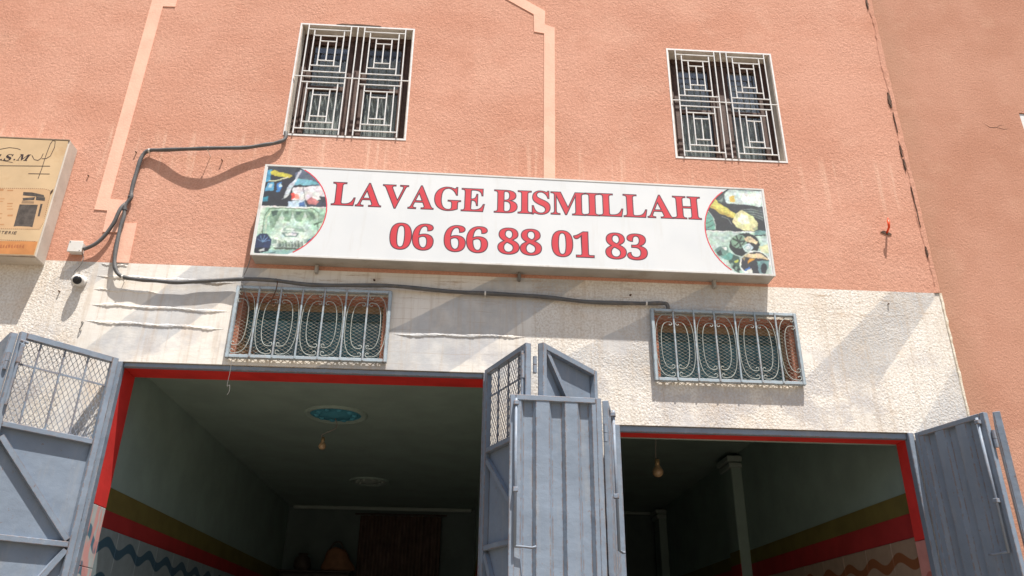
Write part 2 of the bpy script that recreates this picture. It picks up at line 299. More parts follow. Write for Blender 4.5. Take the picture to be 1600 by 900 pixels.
# ------------------------------------------------------------------ mesh helper
class MB:
    def __init__(s): s.v = []; s.f = []; s.mi = []; s.k = 0
    def add(s, vs, fs, mi=None):
        o = len(s.v); s.v += [tuple(map(float, q)) for q in vs]; s.f += [tuple(i+o for i in q) for q in fs]; s.mi += [s.k if mi is None else mi]*len(fs); return s
    def box(s, x0, x1, y0, y1, z0, z1, xf=None, bev=0.0):
        if bev > 0:
            b = min(bev, (x1-x0)/2.1, (y1-y0)/2.1, (z1-z0)/2.1); return s.bevbox(x0, x1, y0, y1, z0, z1, b, xf)
        vs = [(x, y, z) for z in (z0, z1) for y in (y0, y1) for x in (x0, x1)]
        if xf: vs = [xf(*q) for q in vs]
        return s.add(vs, [(0,2,3,1),(4,5,7,6),(0,1,5,4),(2,6,7,3),(0,4,6,2),(1,3,7,5)])
    def bevbox(s, x0, x1, y0, y1, z0, z1, b, xf=None):
        idx = {}; vs = []
        for ix, X in enumerate((x0, x1)):
            for iy, Y in enumerate((y0, y1)):
                for iz, Z in enumerate((z0, z1)):
                    sx, sy, sz = (1 if ix == 0 else -1), (1 if iy == 0 else -1), (1 if iz == 0 else -1)
                    for a in range(3):
                        p = [X + sx*b, Y + sy*b, Z + sz*b]; p[a] = (X, Y, Z)[a]
                        idx[ix, iy, iz, a] = len(vs); vs.append(tuple(p))
        fs = []
        for a in range(3):
            o = [i for i in range(3) if i != a]
            for side in (0, 1):
                q = []
                for u, w in ((0,0),(1,0),(1,1),(0,1)):
                    c = [0,0,0]; c[a] = side; c[o[0]] = u; c[o[1]] = w; q.append(idx[c[0], c[1], c[2], a])
                fs.append(tuple(q))
        for a in range(3):
            o = [i for i in range(3) if i != a]
            for u in (0, 1):
                for w in (0, 1):
                    c0 = [0,0,0]; c1 = [0,0,0]; c1[a] = 1
                    for c in (c0, c1): c[o[0]] = u; c[o[1]] = w
                    fs.append((idx[(*c0, o[0])], idx[(*c1, o[0])], idx[(*c1, o[1])], idx[(*c0, o[1])]))
        for ix in (0, 1):
            for iy in (0, 1):
                for iz in (0, 1): fs.append(tuple(idx[ix, iy, iz, a] for a in range(3)))
        if xf: vs = [xf(*q) for q in vs]
        return s.add(vs, fs)
    def prism(s, poly, y0, y1, xf=None):          # polygon in (x,z), extruded along y
        n = len(poly); vs = [(x, y0, z) for x, z in poly] + [(x, y1, z) for x, z in poly]
        if xf: vs = [xf(*q) for q in vs]
        return s.add(vs, [tuple(range(n)), tuple(range(2*n-1, n-1, -1))] + [(i, (i+1) % n, n+(i+1) % n, n+i) for i in range(n)])
    def tube(s, pts, r, n=8, cap=True):
        P = [Vector(p) for p in pts]; R = r if isinstance(r, (list, tuple)) else [r]*len(P)
        T = [(P[min(i+1, len(P)-1)] - P[max(i-1, 0)]).normalized() for i in range(len(P))]
        ref = Vector((0, 0, 1)) if abs(T[0].z) < 0.9 else Vector((1, 0, 0))
        N = (ref - T[0]*ref.dot(T[0])).normalized(); vs = []
        for i, p in enumerate(P):
            N = N - T[i]*N.dot(T[i])
            if N.length < 1e-6: N = T[i].orthogonal()
            N.normalize(); Bn = T[i].cross(N)
            for k in range(n):
                a = 2*math.pi*(k+0.5)/n; vs.append(p + (N*math.cos(a) + Bn*math.sin(a))*R[i])
        fs = [(i*n+k, i*n+(k+1) % n, (i+1)*n+(k+1) % n, (i+1)*n+k) for i in range(len(P)-1) for k in range(n)]
        if cap: fs += [tuple(range(n-1, -1, -1)), tuple(range((len(P)-1)*n, len(P)*n))]
        return s.add(vs, fs)
    def lathe(s, prof, c, n=24, axis='z'):
        vs = []
        for r, h in prof:
            for k in range(n):
                a = 2*math.pi*k/n
                q = (r*math.cos(a), r*math.sin(a), h) if axis == 'z' else (r*math.cos(a), h, r*math.sin(a))
                vs.append((c[0]+q[0], c[1]+q[1], c[2]+q[2]))
        m = len(prof)
        fs = [(i*n+k, i*n+(k+1) % n, (i+1)*n+(k+1) % n, (i+1)*n+k) for i in range(m-1) for k in range(n)]
        if prof[0][0] > 1e-4: fs.append(tuple(range(n)))
        if prof[-1][0] > 1e-4: fs.append(tuple(range((m-1)*n, m*n)))
        return s.add(vs, fs)
    def build(s, name, mats, parent=None, smooth=False, kind=None, label=None):
        mats = mats if isinstance(mats, (list, tuple)) else [mats]
        A = np.array(s.v); org = np.array([(A[:, 0].min()+A[:, 0].max())/2, (A[:, 1].min()+A[:, 1].max())/2, A[:, 2].min()])
        me = bpy.data.meshes.new(name); me.from_pydata([tuple(q) for q in (A-org)], [], s.f)
        for m in mats: me.materials.append(m)
        if len(mats) > 1: me.polygons.foreach_set('material_index', s.mi)
        if smooth: me.polygons.foreach_set('use_smooth', [True]*len(me.polygons))
        me.update()
        o = bpy.data.objects.new(name, me); COL.objects.link(o)
        w = Vector(org); base = Vector(parent['_w']) if parent else Vector((0, 0, 0))
        o.parent = parent; o.location = w - base; o['_w'] = tuple(w)
        if kind: o['kind'] = kind
        if label: o['label'] = label
        return o

def empty(name, loc, parent=None):
    o = bpy.data.objects.new(name, None); COL.objects.link(o); base = Vector(parent['_w']) if parent else Vector((0, 0, 0))
    o.parent = parent; o.location = Vector(loc) - base; o['_w'] = tuple(loc); o.empty_display_size = 0.1; return o
def thing(name, loc, label, cat, group=None): return tag(empty(name, loc), label, cat, group)
def tag(o, label, cat=None, group=None, kind=None):
    o['label'] = label
    if cat: o['category'] = cat
    if group: o['group'] = group
    if kind: o['kind'] = kind
    return o
def smooth_path(pts, k=6):
    P = [Vector(p) for p in pts]; out = []
    for i in range(len(P)-1):
        a = P[max(i-1, 0)]; b = P[i]; c = P[i+1]; d = P[min(i+2, len(P)-1)]
        for j in range(k):
            t = j/k; out.append(0.5*((2*b) + (c-a)*t + (2*a-5*b+4*c-d)*t*t + (3*b-a-3*c+d)*t**3))
    out.append(P[-1]); return out

# ------------------------------------------------------------------ ground
g = MB(); g.add([(-400, -400, 0), (400, -400, 0), (400, 400, 0), (-400, 400, 0)], [(0, 1, 2, 3)])
tag(g.build('ground', GROUND), 'dusty concrete street in front of the garages', kind='structure')

# ------------------------------------------------------------------ the salmon building
XL, XR, ZT, ZD = -7.0, 3.752, 9.2, 4.30
TH = 0.14
W_UP = [(-1.61, -0.62, 5.557, 6.745), (1.707, 2.652, 5.503, 6.67)]
W_LO = [(-1.722, -0.662, 3.590, 4.062), (1.428, 2.462, 3.512, 3.992)]
G1 = (-2.54, 0.146, 0.0, 3.512); G2 = (1.06, 3.287, 0.0, 3.148)
def wall_sheet(x0, x1, z0, z1, holes, y=0.0, th=TH):
    m = MB(); xs = sorted({x0, x1, *[h[0] for h in holes], *[h[1] for h in holes]}); zs = sorted({z0, z1, *[max(z0, h[2]) for h in holes], *[h[3] for h in holes]})
    for i in range(len(xs)-1):
        for j in range(len(zs)-1):
            cx, cz = (xs[i]+xs[i+1])/2, (zs[j]+zs[j+1])/2
            if any(h[0] < cx < h[1] and h[2] < cz < h[3] for h in holes): continue
            for yy, fl in ((y, 0), (y+th, 1)):
                q = [(xs[i], yy, zs[j]), (xs[i+1], yy, zs[j]), (xs[i+1], yy, zs[j+1]), (xs[i], yy, zs[j+1])]
                m.add(q[::-1] if fl else q, [(0, 1, 2, 3)])
    rim = [(x0, x1, z0, z1)] + list(holes)
    for (a, b, c, d) in rim:
        m.add([(a, y, c), (a, y+th, c), (a, y+th, d), (a, y, d)], [(0, 1, 2, 3)]); m.add([(b, y, c), (b, y+th, c), (b, y+th, d), (b, y, d)], [(0, 1, 2, 3)])
        m.add([(a, y, d), (b, y, d), (b, y+th, d), (a, y+th, d)], [(0, 1, 2, 3)])
        if c > 0.01: m.add([(a, y, c), (b, y, c), (b, y+th, c), (a, y+th, c)], [(0, 1, 2, 3)])
    return m
B = thing('salmon_building', (0, 0, 0), 'salmon stucco building with off-white dado, two garage doorways and four barred windows', 'building')
wall_sheet(XL, XR, ZD, ZT, W_UP).build('upper_wall', PINK, B)
wall_sheet(XL, XR, 0, ZD, W_LO + [G1, G2]).build('lower_wall', DADO, B, label='off-white rough plaster dado with faded grey diagonal stripes')
m = MB(); m.box(XL, XR, TH+0.002, 9.0, ZT-0.2, ZT-0.002); m.build('roof', MINT, B)

# pale painted trim bands
def band(poly):
    MB().prism(poly, -0.006, 0.001).build('trim_band', TRIM, B)
band([(-2.976, 4.752), (-2.772, 4.748), (-2.772, 4.640), (-2.630, 4.648), (-2.624, 4.303), (-2.742, 4.303), (-2.742, 4.545), (-2.880, 4.545), (-2.880, 4.748)][:0] or
     [(-2.985, 4.755), (-2.883, 4.750), (-2.876, 4.560), (-2.745, 4.560), (-2.742, 4.302), (-2.624, 4.302), (-2.634, 4.648), (-2.748, 4.645), (-2.760, 4.850), (-2.884, 4.856),
      (-2.864, 6.868), (-2.756, 6.872), (-2.748, 7.060), (-2.0, 7.545), (-2.0, 7.665), (-2.852, 7.115), (-2.852, 6.970), (-2.972, 6.966)])
band([(0.553, 4.6), (0.650, 4.6), (0.668, 6.862), (0.577, 6.894), (0.582, 7.056), (-0.30, 7.640), (-0.30, 7.520), (0.474, 7.008), (0.478, 6.800), (0.570, 6.786)])

# horizontal rough ridges left between smooth trowelled bands of the dado
def ridge(x0, z0, x1, z1, h=0.036, n=150, d=0.0062):
    m = MB(); vs = []; K = 7; ph = random.random()*9
    for i in range(n+1):
        t = i/n; x = x0+(x1-x0)*t; z = z0+(z1-z0)*t+0.004*math.sin(t*17+ph)
        env = max(0.1, min(1, t*9, (1-t)*9)); w = h*env*(0.75+0.35*math.sin(t*31+ph)*math.sin(t*13)+0.25*random.random())
        for k in range(K):
            q = k/(K-1); dd = d*env*math.sin(math.pi*q)**0.6*(0.45+0.9*random.random()) if 0 < k < K-1 else -0.003
            vs.append((x+0.002*(random.random()-.5), -dd, z+w*(q-0.5)+0.002*(random.random()-.5)))
    m.add(vs, [(i*K+k, (i+1)*K+k, (i+1)*K+k+1, i*K+k+1) for i in range(n) for k in range(K-1)])
    m.build('plaster_ridge', DADO, B, smooth=True)
ridge(-2.85, 4.185, -1.80, 4.165); ridge(-2.835, 4.075, -2.35, 4.058, 0.026, 70, 0.005); ridge(-2.84, 3.952, -1.81, 3.924)
ridge(-2.84, 3.815, -1.83, 3.786); ridge(-0.58, 3.788, 0.42, 3.806, 0.034, 140, 0.006); ridge(-2.83, 4.283, -2.62, 4.276, 0.022, 36, 0.005)

# broken plaster lip along the right-hand corner
m = MB(); vs = []; n = 90
for i in range(n+1):
    z = ZD + (ZT-ZD)*i/n; j = 0.007*math.sin(i*0.4)+0.012*(random.random()-0.5)
    xl = XR-0.052+j; vs += [(xl, 0.004, z), (xl+0.012, -0.005-0.004*random.random(), z), (XR-0.006, -0.009, z), (XR+0.006+0.008*random.random(), 0.012, z)]
m.add(vs, [(i*4+k, i*4+k+1, (i+1)*4+k+1, (i+1)*4+k) for i in range(n) for k in range(3)])
m.build('corner_lip', PINK, B, smooth=False)
m = MB(); vs = []; n = 90
for i in range(n+1):
    z = ZD*i/n; r_ = random.random()
    vs += [(XR-0.016-0.008*r_, 0.004, z), (XR-0.010, -0.008, z), (XR+0.004+0.010*random.random(), -0.004, z), (XR+0.010, 0.016, z)]
m.add(vs, [(i*4+k, i*4+k+1, (i+1)*4+k+1, (i+1)*4+k) for i in range(n) for k in range(3)])
m.build('corner_lip', RIDGE, B)
def chip(x, z0, z1, w, nm='crack_gap'):
    k = 7; L = []; Rr = []
    for i in range(k+1):
        t = i/k; ww = w*math.sin(math.pi*(0.08+0.84*t))*(0.6+0.8*random.random()); zz = z0+(z1-z0)*t; xx = x+(random.random()-0.5)*w*0.5
        L.append((xx-ww/2, zz)); Rr.append((xx+ww/2, zz))
    MB().prism(L+Rr[::-1], -0.0115, 0.001).build(nm, CRACK, B)
chip(3.700, 6.13, 6.30, 0.026); chip(3.698, 5.60, 5.72, 0.012); chip(3.700, 5.46, 5.58, 0.013); chip(3.700, 7.30, 7.44, 0.016); chip(3.712, 4.90, 5.30, 0.008); chip(3.705, 5.86, 6.08, 0.007); chip(3.716, 4.62, 4.72, 0.014)
MB().prism([(-1.31, 6.764), (-1.26, 6.778), (-1.18, 6.775), (-1.1, 6.781), (-0.99, 6.774), (-0.92, 6.772), (-0.905, 6.764), (-1.1, 6.763)], -0.006, 0.001).build('crack_gap', CRACK, B)

# garage door frames, red reveals
def garage(Gx, dp, lh, top, tilemat_l, tilemat_r):
    x0, x1, _, z1 = Gx; f = 0.042
    m = MB(); m.box(x0, x0+f, -0.012, 0.05, 0.01, z1-0.002, bev=0.004); m.build('frame_post', STEEL, B)
    m = MB(); m.box(x1-f, x1, -0.012, 0.05, 0.01, z1-0.002, bev=0.004); m.build('frame_post', STEEL, B)
    m = MB(); m.box(x0+f+0.001, x1-f-0.001, 0.014, 0.05, z1-lh, z1-0.002, bev=0.004); m.build('frame_lintel', STEEL, B)
    zs = z1-lh+0.004
    m = MB(); m.box(x0+0.004, x1-0.004, 0.052, dp, zs, zs+0.04); m.build('red_soffit', REDPAINT, B)
    zt = top
    for side, tm in ((0, tilemat_l), (1, tilemat_r)):
        a, b = (x0+0.003, x0+0.036) if side == 0 else (x1-0.036, x1-0.003)
        m = MB(); m.box(a, b, 0.052, dp, zt, zs-0.002); m.build('red_jamb', REDPAINT, B)
        for k in range(6):
            zz = zt-0.004-0.40*k
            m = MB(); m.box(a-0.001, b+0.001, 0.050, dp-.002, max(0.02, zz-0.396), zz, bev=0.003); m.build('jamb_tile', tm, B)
garage(G1, 0.265, 0.036, 2.52, TILE_JL, TILE_JL); garage(G2, 0.190, 0.046, 2.40, TILE_JR, TILE_JR)

# rooms behind the garages
def room(x0, x1, y0, y1, zc, zb, tmats, tile_sides):
    t = 0.06
    m = MB(); m.box(x0-t, x1+t, y0, y1+t, zc, zc+t); m.build('ceiling', MINT, B)
    m = MB(); m.box(x0-t, x0, y0, y1, 0, zc-0.001); m.build('side_wall', MINT, B)
    m = MB(); m.box(x1, x1+t, y0, y1, 0, zc-0.001); m.build('side_wall', MINT, B)
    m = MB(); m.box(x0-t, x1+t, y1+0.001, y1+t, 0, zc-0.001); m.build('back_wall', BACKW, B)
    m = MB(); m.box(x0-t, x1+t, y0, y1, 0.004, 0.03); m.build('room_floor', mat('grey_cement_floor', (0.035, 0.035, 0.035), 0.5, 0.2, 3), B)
    m = MB(); m.box(x0, x1, y0, y0+0.012, zb[4], zc-0.002); m.build('front_wall', MINT, B)
    # cornice
    for (a, b, c, d) in ((x0+0.06, x1-0.06, y1-0.06, y1),):
        m = MB(); m.box(a+0.001, b-0.001, c+0.02, d-0.001, zc-0.05, zc-0.002, bev=0.012); m.build('cornice', ROSE_W, B)
    for side in tile_sides:
        xi = x0 if side == 0 else x1; sg = 1 if side == 0 else -1
        def bx(d0, d1, ya, yb, za, zb_, bev=0):
            m = MB(); a, b = sorted((xi+sg*d0, xi+sg*d1)); m.box(a, b, ya, yb, za, zb_, bev=bev); return m
        bx(-0.001, 0.004, y0+0.001, y1-0.002, zb[1], zb[0]).build('olive_stripe', OLIVE, B)
        bx(-0.001, 0.0045, y0+0.001, y1-0.002, zb[2]+0.001, zb[1]-0.001).build('red_stripe', REDDARK, B)
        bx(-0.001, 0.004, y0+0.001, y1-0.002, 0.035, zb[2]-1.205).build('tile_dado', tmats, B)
        ny = int((y1-y0)/0.42)
        for k in range(ny):
            for r in range(3):
                zz = zb[2]-0.002-0.40*r
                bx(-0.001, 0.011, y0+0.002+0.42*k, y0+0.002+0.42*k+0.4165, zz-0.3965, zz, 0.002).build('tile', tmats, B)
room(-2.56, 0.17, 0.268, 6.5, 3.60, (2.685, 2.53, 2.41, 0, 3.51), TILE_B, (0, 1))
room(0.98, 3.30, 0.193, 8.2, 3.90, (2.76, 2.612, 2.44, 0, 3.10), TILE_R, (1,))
# pilasters in the right-hand room
for (ya, yb, d) in ((3.78, 4.12, 0.13), (7.6, 7.95, 0.13)):
    m = MB(); m.box(3.30-d, 3.299, ya, yb, 0.04, 3.78, bev=0.01); pl_ = m.build('pilaster', MINT, B)
    m = MB(); m.box(3.30-d-0.03, 3.298, ya-0.03, yb+0.03, 3.70, 3.76, bev=0.008); m.box(3.30-d-0.05, 3.297, ya-0.05, yb+0.05, 3.775, 3.84, bev=0.008); m.build('capital', ROSE_W, pl_)
    m = MB(); m.box(3.30-d-0.004, 3.30-d+0.002, ya-0.003, yb+0.003, 2.44, 2.61); m.build('red_stripe', REDDARK, pl_)
    m = MB(); m.box(3.30-d-0.004, 3.30-d+0.002, ya-0.003, yb+0.003, 2.613, 2.76); m.build('olive_stripe', OLIVE, pl_)

# upper windows: brown wooden casements, lace curtain, dim room behind
def upper_window(w):
    x0, x1, z0, z1 = w; d0 = 0.115
    W = MB(); e = 0.05; xm = (x0+x1)/2 + 0.01
    a, b = x0+0.006, x1-0.006; lo, hi = z0+0.006, z1-0.006
    W.box(a, a+e, d0, d0+0.06, lo, hi, bev=0.004); W.box(b-e, b, d0, d0+0.06, lo, hi, bev=0.004)
    W.box(a+e+.001, b-e-.001, d0, d0+0.06, hi-e, hi, bev=0.004); W.box(a+e+.001, b-e-.001, d0, d0+0.06, lo, lo+e, bev=0.004)
    W.box(xm-0.045, xm+0.045, d0+0.004, d0+0.055, lo+e+.001, hi-e-.001, bev=0.006)
    zm = z0+(z1-z0)*0.50
    o = W.build('window', WOOD, B)
    for (p, q) in ((a+e+.001, xm-0.046), (xm+0.046, b-e-.001)):
        s_ = 0.045; m = MB(); y0_, y1_ = d0+0.012, d0+0.048
        m.box(p, p+s_, y0_, y1_, lo+e+.002, hi-e-.002, bev=0.005); m.box(q-s_, q, y0_, y1_, lo+e+.002, hi-e-.002, bev=0.005)
        for zc in (lo+e+.002, zm-0.02, hi-e-.002-s_): m.box(p+s_+.001, q-s_-.001, y0_+.002, y1_-.002, zc, zc+s_, bev=0.004)
        m.build('sash', WOOD, o)
        for (za, zb) in ((lo+e+s_+.003, zm-0.021), (zm-0.02+s_+.001, hi-e-s_-.003)):
            m = MB(); m.box(p+s_-.006, q-s_+.006, d0+0.028, d0+0.032, za-.004, zb+.004); m.build('pane', GLASS, o)
    # lining
    m = MB(); t = 0.006
    m.box(x0+.0005, x0+t-.001, 0.002, d0-.001, z0+.001, z1-.001); m.box(x1-t+.001, x1-.0005, 0.002, d0-.001, z0+.001, z1-.001)
    m.box(x0+t, x1-t, 0.002, d0-.001, z1-t+.001, z1-.0005); m.box(x0+t, x1-t, 0.002, d0-.001, z0+.0005, z0+t-.001); m.build('reveal', REVEAL_W, o)
    # thin white painted edge round the opening
    m = MB(); k = 0.016
    m.box(x0-k, x0-.001, -0.004, 0.0008, z0-k, z1+k); m.box(x1+.001, x1+k, -0.004, 0.0008, z0-k, z1+k)
    m.box(x0-.0005, x1+.0005, -0.004, 0.0008, z1+.001, z1+k); m.box(x0-.0005, x1+.0005, -0.004, 0.0008, z0-k, z0-.001); m.build('painted_edge', WHITEBAR, o)
    # curtains: two wavy hangings with a gap
    for (p, q, zt) in ((x0+0.03, xm-0.02-random.random()*0.06, z1-0.22), (xm+0.03, x1-0.06, z1-0.18)):
        vs = []; n = 60
        for i in range(n+1):
            t_ = i/n; x = p+(q-p)*t_; y = d0+0.085+0.016*math.sin(i*0.95)+0.01*math.sin(i*0.37+1)
            vs += [(x, y, z0-0.1), (x, y+0.01, zt)]
        m = MB(); m.add(vs, [(2*i, 2*i+2, 2*i+3, 2*i+1) for i in range(n)]); m.build('curtain', CURT, o, smooth=True)
    m = MB(); m.add([(x0-.4, TH+.001, z0-.5), (x1+.4, TH+.001, z0-.5), (x1+.4, 1.6, z0-.5), (x0-.4, 1.6, z0-.5), (x0-.4, TH+.001, z1+.4), (x1+.4, TH+.001, z1+.4), (x1+.4, 1.6, z1+.4), (x0-.4, 1.6, z1+.4)],
                    [(0, 1, 2, 3), (4, 5, 6, 7), (0, 3, 7, 4), (1, 2, 6, 5), (2, 3, 7, 6)]); m.build('room_box', DARKROOM, o)
for w in W_UP: upper_window(w)

# low windows above the garages: teal panes set deep in salmon reveals
def low_window(w):
    x0, x1, z0, z1 = w; d = 0.115
    W = MB(); e = 0.022
    W.box(x0+.004, x0+e, d, TH+.03, z0+.004, z1-.004, bev=.003); W.box(x1-e, x1-.004, d, TH+.03, z0+.004, z1-.004, bev=.003)
    W.box(x0+e+.001, x1-e-.001, d, TH+.03, z1-0.062, z1-.004, bev=.003); W.box(x0+e+.001, x1-e-.001, d, TH+.03, z0+.004, z0+e, bev=.003)
    o = W.build('window', WOOD_T, B); xm = (x0+x1)/2
    for (p, q) in ((x0+e+.001, xm-.012), (xm+.012, x1-e-.001)):
        m = MB(); m.box(p, q, d+.02, d+.026, z0+e+.001, z1-.063); m.build('pane', TEAL, o)
    m = MB(); m.box(xm-.011, xm+.011, d+.004, d+.04, z0+e+.001, z1-.063, bev=.003); m.build('mullion', mat('teal_painted_wood', (0.03, 0.085, 0.10), 0.6, 0.2, 12), o)
    m = MB(); m.box(x0+e+.001, x1-e-.001, d+.002, d+.019, z1-0.13, z1-0.064, bev=.003); m.build('top_rail', mat('teal_painted_wood', (0.03, 0.085, 0.10)), o)
    t = .006; m = MB()
    m.box(x0+.0005, x0+t-.002, 0.002, d-.001, z0+.001, z1-.001); m.box(x1-t+.002, x1-.0005, 0.002, d-.001, z0+.001, z1-.001)
    m.box(x0+t, x1-t, 0.002, d-.001, z1-t+.002, z1-.0005); m.box(x0+t, x1-t, 0.002, d-.001, z0+.0005, z0+t-.002); m.build('reveal', REVEAL_P, o)
    m = MB(); k = 0.040
    m.box(x0-k, x0-.001, -0.003, .0008, z0-k*.4, z1+k*.7); m.box(x1+.001, x1+k, -0.003, .0008, z0-k*.4, z1+k*.7); m.box(x0-.0005, x1+.0005, -0.003, .0008, z1+.001, z1+k*.7); m.build('painted_edge', REVEAL_P, o)
    m = MB(); m.box(x0-.1, x1+.1, TH+.035, TH+.055, z0-.1, z1+.1); m.build('backing_board', DARKROOM, o)
for w in W_LO: low_window(w)

# ------------------------------------------------------------------ neighbouring brown building
NB = thing('brown_building', (6.5, 0.02, 0), 'brown stucco building wall at the right edge of the photo', 'building')
NW = (4.915, 5.9, 5.0, 6.165)
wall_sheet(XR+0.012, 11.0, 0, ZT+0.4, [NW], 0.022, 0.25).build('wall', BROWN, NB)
m = MB(); a, b, c, d = NW
m.box(a+.002, a+.05, 0.03, 0.09, c, d-.002, bev=.004); m.box(b-.05, b-.002, 0.03, 0.09, c, d-.002, bev=.004); m.box(a+.051, b-.051, 0.03, 0.09, d-.05, d-.002, bev=.004); m.box(a+.051, b-.051, 0.03, 0.09, c+.002, c+.05, bev=.004); m.box((a+b)/2-.03, (a+b)/2+.03, .034, .086, c+.051, d-.051)
nw = m.build('window', WHITEBAR, NB)
m = MB(); m.box(a+.045, b-.045, 0.06, 0.066, c+.045, d-.045); m.build('pane', TEAL, nw)
m = MB(); m.box(a-.1, b+.1, 0.275, 0.3, c-.1, d+.1); m.build('backing_board', DARKROOM, nw)
# hairline crack in the brown wall
m = MB(); m.tube([(4.55, 0.022, 6.03), (4.60, 0.022, 5.985), (4.66, 0.022, 5.99), (4.72, 0.022, 5.975), (4.78, 0.022, 5.98)], [0.0006, 0.0022, 0.0016, 0.002, 0.0006], 5); m.tube([(4.66, 0.022, 5.99), (4.69, 0.022, 6.012), (4.735, 0.022, 6.02)], [0.0014, 0.0012, 0.0004], 5); m.build('crack_gap', CRACK, NB)

# ------------------------------------------------------------------ upper window grilles (white bars in nested rectangles)
def key_grille(w, label):
    x0, x1, z0, z1 = w; y = -0.012
    G = thing('window_grille', ((x0+x1)/2, y, z0), label, 'window grille', 'white geometric window grilles')
    Wd, H = x1-x0, z1-z0; X = lambda u: x0+u*Wd; Z = lambda v: z1-v*H; r = 0.0052
    def bar(u0, v0, u1, v1, nm='bar', rr=r, dy=0.0):
        m = MB(); a, b = sorted((X(u0), X(u1))); c, d = sorted((Z(v0), Z(v1)))
        if abs(u0-u1) < 1e-6: m.box(a-rr, a+rr, y-rr+dy, y+rr+dy, c, d, bev=0.002)
        else: m.box(a, b, y-rr*0.9+dy, y+rr*0.9+dy, c-rr, c+rr, bev=0.002)
        m.build(nm, WHITEBAR, G)
    for u in (0.065, 0.444, 0.505, 0.565, 0.935): bar(u, 0.0, u, 1.0)
    bar(0.0, 0.495, 1.0, 0.495, dy=-0.0016)
    for (ua, ub) in ((0.065, 0.444), (0.565, 0.935)):
        for (va, vb) in ((0.05, 0.447), (0.545, 0.955)):
            U = lambda q: ua+(ub-ua)*q; V = lambda q: va+(vb-va)*q
            bar(ua, va, ub, va, dy=-0.0013); bar(ua, vb, ub, vb, dy=-0.0013)
            for q in (0.15, 0.85): bar(U(q), va, U(q), vb, dy=0.0014)
            for q in (0.145, 0.86): bar(U(0.15), V(q), U(0.85), V(q), dy=-0.0010)
            for q in (0.31, 0.69): bar(U(q), V(.145), U(q), V(.86), dy=0.0010)
            for q in (0.275, 0.735): bar(U(0.31), V(q), U(0.69), V(q), dy=-0.0006)
            bar(U(.5), V(.275), U(.5), V(.735), dy=0.0007)
key_grille(W_UP[0], 'white barred grille of nested rectangles over the left upper window')
key_grille(W_UP[1], 'white barred grille of nested rectangles over the right upper window')

